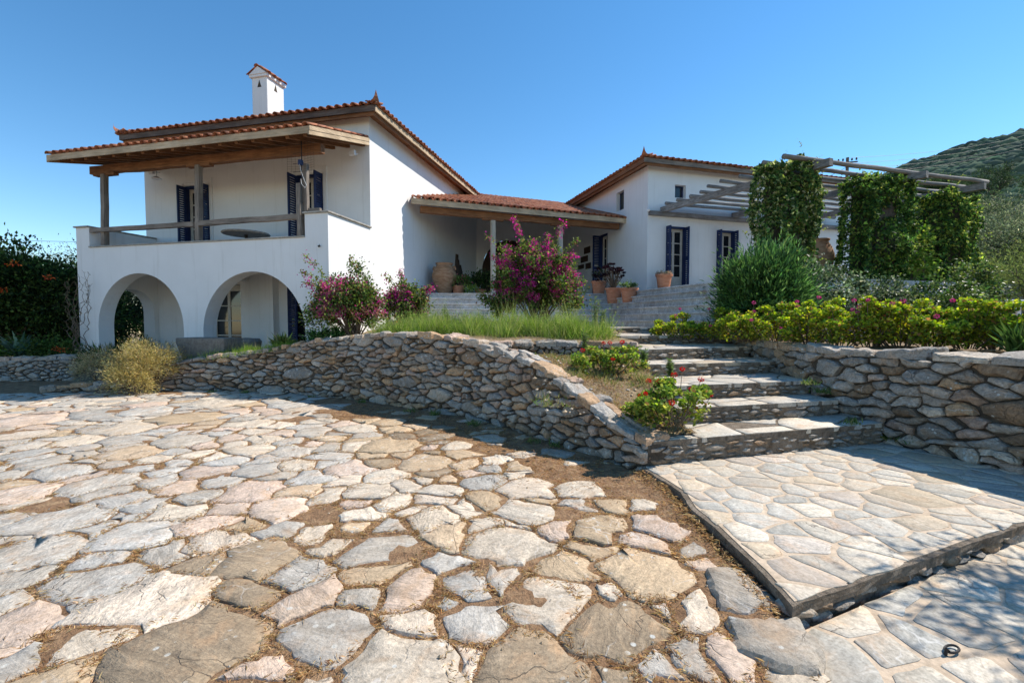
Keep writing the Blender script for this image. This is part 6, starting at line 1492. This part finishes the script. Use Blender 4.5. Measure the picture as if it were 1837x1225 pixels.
c = ramp(nt, [(.3, (.06, .085, .062)), (.55, (.08, .105, .07)), (.75, (.12, .13, .09))], n1); c = mixc(nt, c, ramp(nt, [(.3, .6), (.7, 1.3)], n2), 1.0, 'MULTIPLY')  # grey-green maquis, with distance haze put into the colour as a bluish tint
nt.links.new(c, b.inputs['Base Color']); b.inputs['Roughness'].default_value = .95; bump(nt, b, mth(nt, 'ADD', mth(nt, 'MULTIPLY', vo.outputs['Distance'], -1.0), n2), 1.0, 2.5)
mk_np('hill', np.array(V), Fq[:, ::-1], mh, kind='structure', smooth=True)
# scrub bushes spread over the slope
ico = bpy.data.meshes.new('t'); import bmesh
bm = bmesh.new(); bmesh.ops.create_icosphere(bm, subdivisions=1, radius=1); IV = np.array([v.co[:] for v in bm.verts]); IF = np.array([[v.index for v in f.verts] for f in bm.faces]); bm.free()
n = 23000; r = 22 + rs.rand(n) ** .8 * 330; a = np.radians(rs.uniform(28, 62, n)); xs, ys = np.sin(a) * r, np.cos(a) * r; s = (.35 + rs.rand(n) ** 3 * 1.5) * (.7 + r / 230)
zs = np.array([hill_h(x, y) for x, y in zip(xs, ys)]); base = np.stack([xs, ys, zs + s * .15], 1)
sc3 = np.stack([s * rs.uniform(.8, 1.4, n), s * rs.uniform(.8, 1.4, n), s * rs.uniform(.5, .9, n)], 1)
V = base[:, None] + IV[None] * sc3[:, None] * rs.uniform(.75, 1.2, (n, len(IV), 1)); FF = (IF[None] + (np.arange(n) * len(IV))[:, None, None]).reshape(-1, 3)
C = cols(n, [(.075, .105, .078), (.085, .118, .082), (.10, .128, .09), (.062, .09, .066)], None, .2)  # bushes keep close to the haze-tinted ground colour
ms_, nt, b = new_mat('scrub_leaf'); at_ = N(nt, 'ShaderNodeAttribute', attribute_name='tint'); nt.links.new(at_.outputs['Color'], b.inputs['Base Color']); b.inputs['Roughness'].default_value = 1.0; b.inputs['Specular IOR Level'].default_value = 0.0
o = mk_np('hillside_scrub', V.reshape(-1, 3), FF, ms_, tint=np.repeat(C, len(IV), 0), kind='stuff')
hb = empty('house', tuple(dp(1783, 272, 250)), label='tiny white house far up on the hill', cat='house'); m = MB(); m.box(-2.2, 2.2, -2, 2, -1, 2.4); m.build('wall', M_STUC, hb); m = MB(); m.box(-2.4, 2.4, -2.2, 2.2, 2.4, 2.8); m.build('roof', M_STUC, hb)
# utility pole and wires
pp = dp(1519, 330, 42); r = empty('utility_pole', (pp.x, 42, pp.z - 4), label='wooden utility pole with crossarm behind the pergola', cat='utility pole')
zt = dp(1519, 283, 42).z - (pp.z - 4); m = MB(); m.tube([(0, 0, -2), (0, 0, zt)], [.16, .12], 8); m.build('pole', M_TRUNK, r); 
m = MB(); m.bar((-.9, 0, zt - .5), (.9, 0, zt - .35), .1, .1); m.bar((-.5, 0, zt - 1.5), (.5, 0, zt - 1.3), .08, .08); m.build('crossarm', M_TRUNK, r)
for dx, dz in ((-.8, -.35), (-.4, -.3), (.4, -.25), (.8, -.2)): m = MB(); m.lathe([(0, 0), (.06, 0), (.08, .1), (.05, .2), (0, .22)], (dx, 0, zt + dz), 8); m.build('insulator', M_CORE, r)
def wire(a, b2, sag, rad, label, group=None):
    a, b2 = Vector(a), Vector(b2); m = MB(); m.tube([a.lerp(b2, t / 16) - Vector((0, 0, sag * 4 * (t / 16) * (1 - t / 16))) for t in range(17)], rad, 4); o = m.build('overhead_wire', M_IRON); tag(o, label, 'wire', group)
for k, (dz, ye) in enumerate(((.0, 236), (-.5, 243), (-1.0, 250), (-1.5, 255))):
    p0 = Vector((pp.x + .3, 42, pp.z - 4 + zt + dz)); p1 = dp(1900, ye - 12, 80); wire(p0, p1, 1.0, .013, ['topmost', 'second', 'third', 'lowest'][k] + ' wire running from the pole towards the hill', 'wires on the utility pole')
wire(dp(1519, 300, 42), dp(1380, 345, 60), .6, .022, 'service wire dropping left from the pole behind the pergola', 'wires on the utility pole')
wire(dp(-40, 427, 30), dp(262, 432, 34), .15, .012, 'thin wire crossing the sky left of the house at balcony height')
# off-frame shrubs whose shade falls on the lower paving
hedge_lump('garden_tree', 2352, 3.35, 1.1, 3.15, (.62, .5, .6), 1700, 'leafy shrub beyond the right picture edge above the boulder wall', pal=OL, L=.12, W=.03, seed=91, ncl=60, shape='lance', nst=8, sig=.14)

# ================================================================== POTS, JARS AND SMALL THINGS
def pot(base, rt, rb, h, label, mat=None, group=None, rim=.03, tilt=0):
    r = empty('terracotta_pot', base, random.uniform(0, 3), label=label, cat='pot', group=group); m = MB()
    m.lathe([(rb * .2, 0.0), (rb, 0), (rb * 1.04, .02), (rt * .97, h - rim * 2.2), (rt * 1.08, h - rim * 2.1), (rt * 1.1, h), (rt * .96, h), (rt * .92, h - .06)], k=28, wob=.006); m.build('body', mat or M_POT, r, smooth=False)
    m = MB(); m.lathe([(rt * .93, 0), (0.001, .01)], (0, 0, h - .06), 20); m.build('soil', M_SOIL, r); return r
def smooth_by_angle(o): o.data.polygons.foreach_set('use_smooth', [True] * len(o.data.polygons)); return o
def jar(name, base, prof, label, k=36, handles=True, cat='jar', group=None):
    r = empty(name, base, random.uniform(0, 3), label=label, cat=cat, group=group); m = MB(); m.lathe(prof, k=k, wob=.008); smooth_by_angle(m.build('body', M_PITHOS, r))
    rm = max(p[0] for p in prof); zm = prof[-3][1]
    if handles:
        for a in (0, PI):
            m = MB(); c, s = math.cos(a), math.sin(a); q = [(.74, .87), (.86, .90), (.93, .84), (.92, .78)]
            m.tube([(c * rm * u, s * rm * u, zm * v) for u, v in q], .028, 6); m.build('handle', M_PITHOS, r)
    return r
prof = [(.01, 0), (.22, 0), (.24, .03), (.30, .18), (.42, .45), (.475, .68), (.46, .80), (.40, .96), (.31, 1.10), (.29, 1.13), (.33, 1.17), (.34, 1.20), (.28, 1.20), (.24, 1.12), (.2, .9)]
q = dp(797, 524, 17.2); s_ = .95; jar('pithos', (q.x, 17.25, 2.58), [(a * s_ * 1.02, b * s_ * 1.02) for a, b in prof], 'large ribbed clay storage jar on the porch against the white wall')
q = dp(1478, 470, 14.3); jar('pithos', (q.x + .0, 14.6, 2.77), [(a * .95, b * 1.15) for a, b in prof], 'clay jar half hidden right of the first ivy pillar', group='clay jars under the pergola')
q = dp(1646, 470, 15.2); jar('pithos', (q.x, 15.4, 2.77), [(a * 1.15, b * 1.25) for a, b in prof], 'clay jar standing between the middle and rightmost ivy pillars', group='clay jars under the pergola')
def floor_at(px, z, py): p = gp(px, py, z); return p
# pots beside the steps (px, level, depth)
def potw(x, y, z, rt, rb, h, label): return pot((x, y, z), rt, rb, h, label, group='terracotta pots by the marble steps')
q1 = dp(1074, 530, 16.95); potw(q1.x, 16.95, 2.58, .26, .19, .48, 'terracotta pot in the corner beside the blue door of the right-hand house')
potw(3.52, 16.02, 2.20, .285, .20, .54, 'terracotta pot holding the near-black rosette plant beside the steps')
potw(3.82, 15.12, 2.20, .27, .20, .48, 'terracotta pot with low green succulent, rightmost of the three on the steps')
q4 = dp(1191, 500, 16.75); potw(q4.x, 16.75, 2.776, .28, .20, .50, 'bright terracotta pot on the patio beside the blue shuttered door')
x1, x3, x4 = q1.x, 3.82, q4.x
# aeonium: thick stems with dark rosettes
r = empty('aeonium', (3.52, 16.02, 2.70), label='near-black rosette succulent with bare stems in the middle pot', cat='plant'); m = MB(); P = []; A = []
for s in range(52):
    a = random.uniform(0, 6.28); e = random.uniform(.1, 1.0); t = Vector((-.12 + math.cos(a) * .60 * e, math.sin(a) * .42 * e, .16 + .68 * math.sqrt(1 - e * e * .8) * random.uniform(.5, 1.1)))
    if s == 0: t = Vector((.68, 0, .16))
    m.tube([(0, 0, 0), t * .5 + Vector((0, 0, -.03)), t], [.013, .010, .008], 5); n = 34
    for k in range(n):
        b_ = random.uniform(0, 6.28); P.append(tuple(t)); A.append((math.cos(b_), math.sin(b_), random.uniform(-.2, .9)))
m.build('stems', M_TRUNK, r); n = len(P); leaves('rosettes', np.array(P), np.array(A), rs.uniform(.06, .10, n), .05, cols(n, [(.022, .008, .014), (.035, .012, .02), (.016, .008, .013)], None, .25), M_LEAF, r)
def potplant(x, Y, z, rad, n, pal, label, name='pot_plant', L=.04, W=.03, shape='diamond'): return leafy_bush(name, 'plant', label, (x, Y, z), (x, Y, z + rad[2] * .7), rad, 26, n, L, W, pal, None, M_LEAF, shape, 0, .03)
potplant(x3, 15.12, 2.66, (.29, .26, .11), 1500, [(.12, .19, .07), (.2, .26, .1), (.08, .13, .05)], 'low grey-green succulent spilling from the lowest pot')
potplant(x4, 16.75, 3.24, (.27, .24, .07), 700, [(.40, .26, .20), (.30, .24, .16), (.35, .34, .22)], 'short pinkish succulent in the bright patio pot')
potplant(x1, 16.95, 3.04, (.3, .25, .25), 700, [(.05, .03, .03), (.06, .09, .03)], 'dark plant in the pot beside the blue door')
q = dp(822, 522, 17.3); pot((q.x, 17.35, 2.58), .24, .18, .34, 'small terracotta pot just right of the big clay jar'); leafy_bush('pot_plant', 'plant', 'flowering green plant in the small pot beside the clay jar', (q.x + .05, 17.3, 2.9), (q.x + .08, 17.3, 3.06), (.36, .3, .24), 40, 1400, .07, .05, [(.09, .16, .04), (.14, .2, .06), (.4, .12, .16)], (4, 3, .5), M_LEAF, 'diamond', 6, .06)
q = dp(862, 520, 17.6); leafy_bush('pot_plant', 'plant', 'dark bushy potted plant on the porch left of the big bougainvillea', (q.x, 17.6, 2.7), (q.x, 17.6, 3.05), (.42, .35, .38), 50, 2200, .08, .05, HD, None, M_LEAF, 'diamond', 8, .07)
pot((q.x, 17.6, 2.58), .2, .15, .22, 'dark shaded pot under the bushy porch plant')
q = dp(845, 530, 17.0); leafy_bush('pot_plant', 'plant', 'small fern-like plant at the porch edge between the jar and the bougainvillea', (q.x, 17.0, 2.58), (q.x, 17.0, 2.75), (.25, .2, .18), 30, 700, .06, .02, GR, None, M_LEAF, 'lance', 0, .05)
# piece of old boat leaning on the wall
r = empty('boat_timber', tuple(pwd(2.25, 2.35, 2.58)), PA + R(20), label='curved dark piece of an old wooden boat leaning on the wall beside the clay jar', cat='boat timber')
for i in range(6):
    m = MB(); pth = [(-.42 + .13 * i * (1 - t) + .62 * t + .06 * math.sin(t * 3), .05 * i * 0 + .45 * t, 1.75 * t * (1 - .035 * i * 0)) for t in [k / 8 for k in range(9)]]
    for k in range(8):
        if k == 7 and i > 1 or (k == 6 and i > 3): continue
        m.bar(pth[k], pth[k + 1], .125, .03, up=(0, 1, 0))
    m.build('plank', M_DARKW, r)
# framed pictures on the right-hand house wall
rzL = CA - R(90)
for px, py, wpx, hpx, dr_ in ((1054, 449, .20, .30, 'highest'), (1049, 465, .24, .28, 'second highest'), (1056, 477, .17, .27, 'rightmost of the lower two'), (1043, 479, .20, .20, 'lowest, leftmost')):
    d = _ray(px, py); o0 = Vector((0, 0, CAM_H)); nrm = Vector((math.cos(CA), math.sin(CA))); t = ((Vector(CO) - Vector((0, 0))).dot(nrm) - .0) / (d[0] * nrm.x + d[1] * nrm.y); p_ = Vector((d[0] * t, d[1] * t, CAM_H + d[2] * t)) - Vector((nrm.x, nrm.y, 0)) * .015
    r = empty('picture', tuple(p_), rzL, label=dr_ + ' of the small dark framed pictures left of the blue door', cat='picture', group='small pictures on the porch wall')
    m = MB(); f = .02; m.box(-wpx * 1.6, wpx * 1.6, -.02, 0, -hpx / 2, -hpx / 2 + f); m.box(-wpx * 1.6, wpx * 1.6, -.02, 0, hpx / 2 - f, hpx / 2); m.box(-wpx * 1.6, -wpx * 1.6 + f, -.02, 0, -hpx / 2 + f, hpx / 2 - f); m.box(wpx * 1.6 - f, wpx * 1.6, -.02, 0, -hpx / 2 + f, hpx / 2 - f); m.build('frame', M_IRON, r)
    m = MB(); m.box(-wpx * 1.6 + f, wpx * 1.6 - f, -.012, -.002, -hpx / 2 + f, hpx / 2 - f); m.build('image_panel', M_DARKW, r)
# white wire chair by the door
q = dp(1040, 520, 16.9); r = empty('garden_chair', (q.x, 17.3, 2.58), R(30), label='white wire garden chair on the porch left of the blue door', cat='chair')
m = MB(); m.lathe([(0, .0), (.2, 0), (.2, .02), (0, .02)], (0, 0, .44), 16); m.build('seat', M_PLAST, r)
for a in (45, 135, 225, 315): m = MB(); c, s = math.cos(R(a)), math.sin(R(a)); m.tube([(c * .24, s * .24, 0), (c * .16, s * .16, .44)], .011, 5); m.build('leg', M_PLAST, r)
m = MB(); m.tube([(.18 * math.cos(t), .17, .46 + .42 * math.sin(t)) for t in [PI * k / 10 for k in range(11)]], .011, 5)
for k in (-1, 0, 1): m.tube([(k * .08, .17, .46), (k * .08, .17, .84)], .007, 4)
m.build('backrest', M_PLAST, r)
# balcony: round table, white chair back, hanging lantern, floodlights
r = empty('table', tuple(hw(-3.35, 1.0, 3.42)), label='round table on the balcony between the two doors', cat='table'); m = MB(); m.lathe([(0.01, 0), (.60, 0), (.62, .02), (.60, .05), (.01, .055)], (0, 0, .64), 36); m.build('table_top', M_CAP, r)
m = MB(); m.lathe([(.2, 0), (.2, .03), (.04, .06), (.04, .64)], k=12); m.build('pedestal', M_IRON, r)
for lx, s2, lb in ((-2.45, .24, 'white plastic stool right of the round balcony table'), (-6.1, .34, 'low white chest at the left end of the balcony')):
    r = empty('stool', tuple(hw(lx, 1.1, 3.42)), HA, label=lb, cat='stool'); m = MB(); m.lathe([(s2 * .9, 0), (s2, .42), (s2 * .9, .46), (.01, .48)], k=20); m.build('body', M_PLAST, r)
r = empty('lantern', tuple(hw(-6.85, 1.3, 5.95)), label='small hanging lantern under the balcony roof by the left door', cat='lantern'); m = MB(); m.tube([(0, 0, .0), (0, 0, .55)], .006, 4); m.build('cord', M_IRON, r); m = MB(); m.lathe([(.12, 0), (.14, .02), (.03, .09), (0.001, .1)], k=12); m.build('shade', M_PLAST, r)
for lx, lz, lb in ((-7.5, 6.35, 'floodlight at the left end under the balcony roof'), (-4.25, 6.45, 'floodlight under the balcony roof above the round table'), (-.35, 6.35, 'floodlight under the right end of the balcony roof')):
    r = empty('floodlight', tuple(hw(lx, 1.75, lz)), HA, label=lb, cat='lamp', group='floodlights under the balcony roof'); m = MB(); m.box(-.09, .09, -.12, -.02, -.08, .06); bevel(m.build('head', M_PLAST, r), .01); m = MB(); m.bar((0, -.02, 0), (0, .2, .05), .03, .03); m.build('bracket', M_PLAST, r)
# television aerial
r = empty('tv_aerial', tuple(hw(-.70, -.02, 4.33)), HA, label='grid television aerial with blue box tied to the broken balcony post', cat='aerial')
m = MB(); m.tube([(0, 0, .2), (0, 0, 1.75)], .014, 6); m.build('mast', M_IRON, r)
m = MB()
for sx in (-1, 1):
    for k in range(13): z = 1.0 + k * .06; m.tube([(sx * .05, .02, z), (sx * .38, -.06, z)], .0022, 3)
    for k in range(4): x = sx * (.08 + k * .1); m.tube([(x, .02 - .02 * k, .98), (x, .02 - .02 * k, 1.74)], .0022, 3)
for z in (.95, 1.15, 1.4, 1.6): m.tube([(-.16, -.12, z), (0, -.06, z + .03), (.16, -.12, z)], .006, 4)
m.build('grid', M_IRON, r); m = MB(); m.box(-.045, .045, -.08, .0, 1.14, 1.26); m.build('junction_box', M_BLUE, r)
m = MB(); m.tube([(0, -.08, 1.15), (.06, -.1, .95), (.14, -.1, .75), (.20, -.1, .62), (.16, -.1, .55), (.05, -.08, .66), (0, -.04, .8)], .005, 5); m.tube([(0, -.02, 1.74), (-.03, 0, 1.95), (.02, .05, 2.1)], .005, 4); m.build('cable', M_PLAST, r)
# wall fixture on the corner
r = empty('wall_hook', tuple(hw(-.25, -.02, 3.45)), HA, label='small black fixing on the arcade wall below the balcony corner', cat='hook'); m = MB(); m.lathe([(0.001, 0), (.03, 0), (.03, .03), (.001, .035)], k=8); m.build('plate', M_IRON, r); m = MB(); m.tube([(0, -.0, 0), (.03, -.05, -.02), (.05, -.05, .05)], .008, 4); m.build('hook', M_IRON, r)
# stone trough and leaning stone disc before the second arch
q = dp(378, 620, 11.4); zg = .42; r = empty('stone_trough', (q.x, 11.35, zg), HA + R(4), label='weathered grey stone trough in front of the pillar between the two arches', cat='trough')
m = MB(); hx, hy, h = .66, .30, .78
o_ = [(-hx * .72, -hy * .8), (hx * .9, -hy * .8), (hx * .9, hy * .8), (-hx * .72, hy * .8)]; t_ = [(-hx, -hy), (hx, -hy), (hx, hy), (-hx, hy)]; k_ = .82
V = [(x, y, .1) for x, y in o_] + [(x, y, h - .12) for x, y in t_] + [(x, y, h) for x, y in t_] + [(x * k_, y * k_, h) for x, y in t_] + [(x * k_ * .9, y * k_ * .9, h - .22) for x, y in t_]
Fc = [(3, 2, 1, 0)]
for rr in range(4):
    for i in range(4): Fc.append((rr * 4 + i, rr * 4 + (i + 1) % 4, rr * 4 + 4 + (i + 1) % 4, rr * 4 + 4 + i))
Fc.append((16, 17, 18, 19)); m.add(V, Fc); bevel(m.build('basin', M_TROUGH, r), .03, 2); m = MB(); m.box(-.35, .5, -.2, .2, -.3, .1); m.build('foot', M_TROUGH, r)
q = dp(438, 615, 11.8); r = empty('millstone', (q.x, 11.85, .98), R(-10), label='rounded grey stone slab lying beside the trough', cat='stone slab'); m = MB(); m.lathe([(.01, -.4), (.30, -.4), (.38, .10), (.33, .17), (.01, .2)], k=20); m.build('slab', M_TROUGH, r)
# small vent box and niche at the foot of the side wall
r = empty('utility_box', tuple(hw(.02, 2.9, 1.42)), HA, label='small grey meter box on the sunlit side wall behind the smallest bougainvillea', cat='box'); m = MB(); m.box(0, .12, 0, .7, .05, .33); m.build('body', M_CAP, r); m = MB(); m.box(.02, .10, .03, .67, .331, .345); m.build('lid', M_TROUGH, r)
# white trough on the right
q = dp(1795, 540, 12.2); r = empty('planter_trough', (q.x, 12.2, 1.28), R(10), label='long white concrete planter at the right picture edge behind the geraniums', cat='planter'); m = MB(); m.box(-.45, .62, -.18, .18, .62, .88); bevel(m.build('trough', M_STUC, r), .01)
for s in (-.35, .45): m = MB(); m.box(s - .06, s + .06, -.12, .12, 0, .62); m.build('leg', M_STUC, r)
# low garden wall slab seen through the geraniums
q = dp(1520, 545, 9.0); r = empty('stone_bench', (q.x, 9.2, 1.22), R(14), label='grey slab bench glimpsed above the geraniums below the ivy mounds', cat='bench'); m = MB(); m.box(-.6, .6, -.2, .2, .46, .53); m.build('seat', M_CAP, r); m = MB(); m.box(-.5, -.35, -.15, .15, 0, .46); m.build('leg', M_CAP, r); m = MB(); m.box(.35, .5, -.15, .15, 0, .46); m.build('leg', M_CAP, r)
# iron ring in the lower paving
q = gp(1702, 1172, -.05); r = empty('iron_ring', (q.x, q.y, -.046), R(25), label='rusty black iron mooring ring lying on the lower paving at the right', cat='ring')
m = MB(); m.tube([(.045 * math.cos(t) + .03, .022 * math.sin(t), .012) for t in [2 * PI * k / 16 for k in range(17)]], .006, 6, cap=False); m.build('ring', M_IRON, r); m = MB(); m.tube([(-.03, .005, -.02), (-.02, 0, .03), (-.005, -.004, .01)], .008, 6); m.build('staple', M_IRON, r)
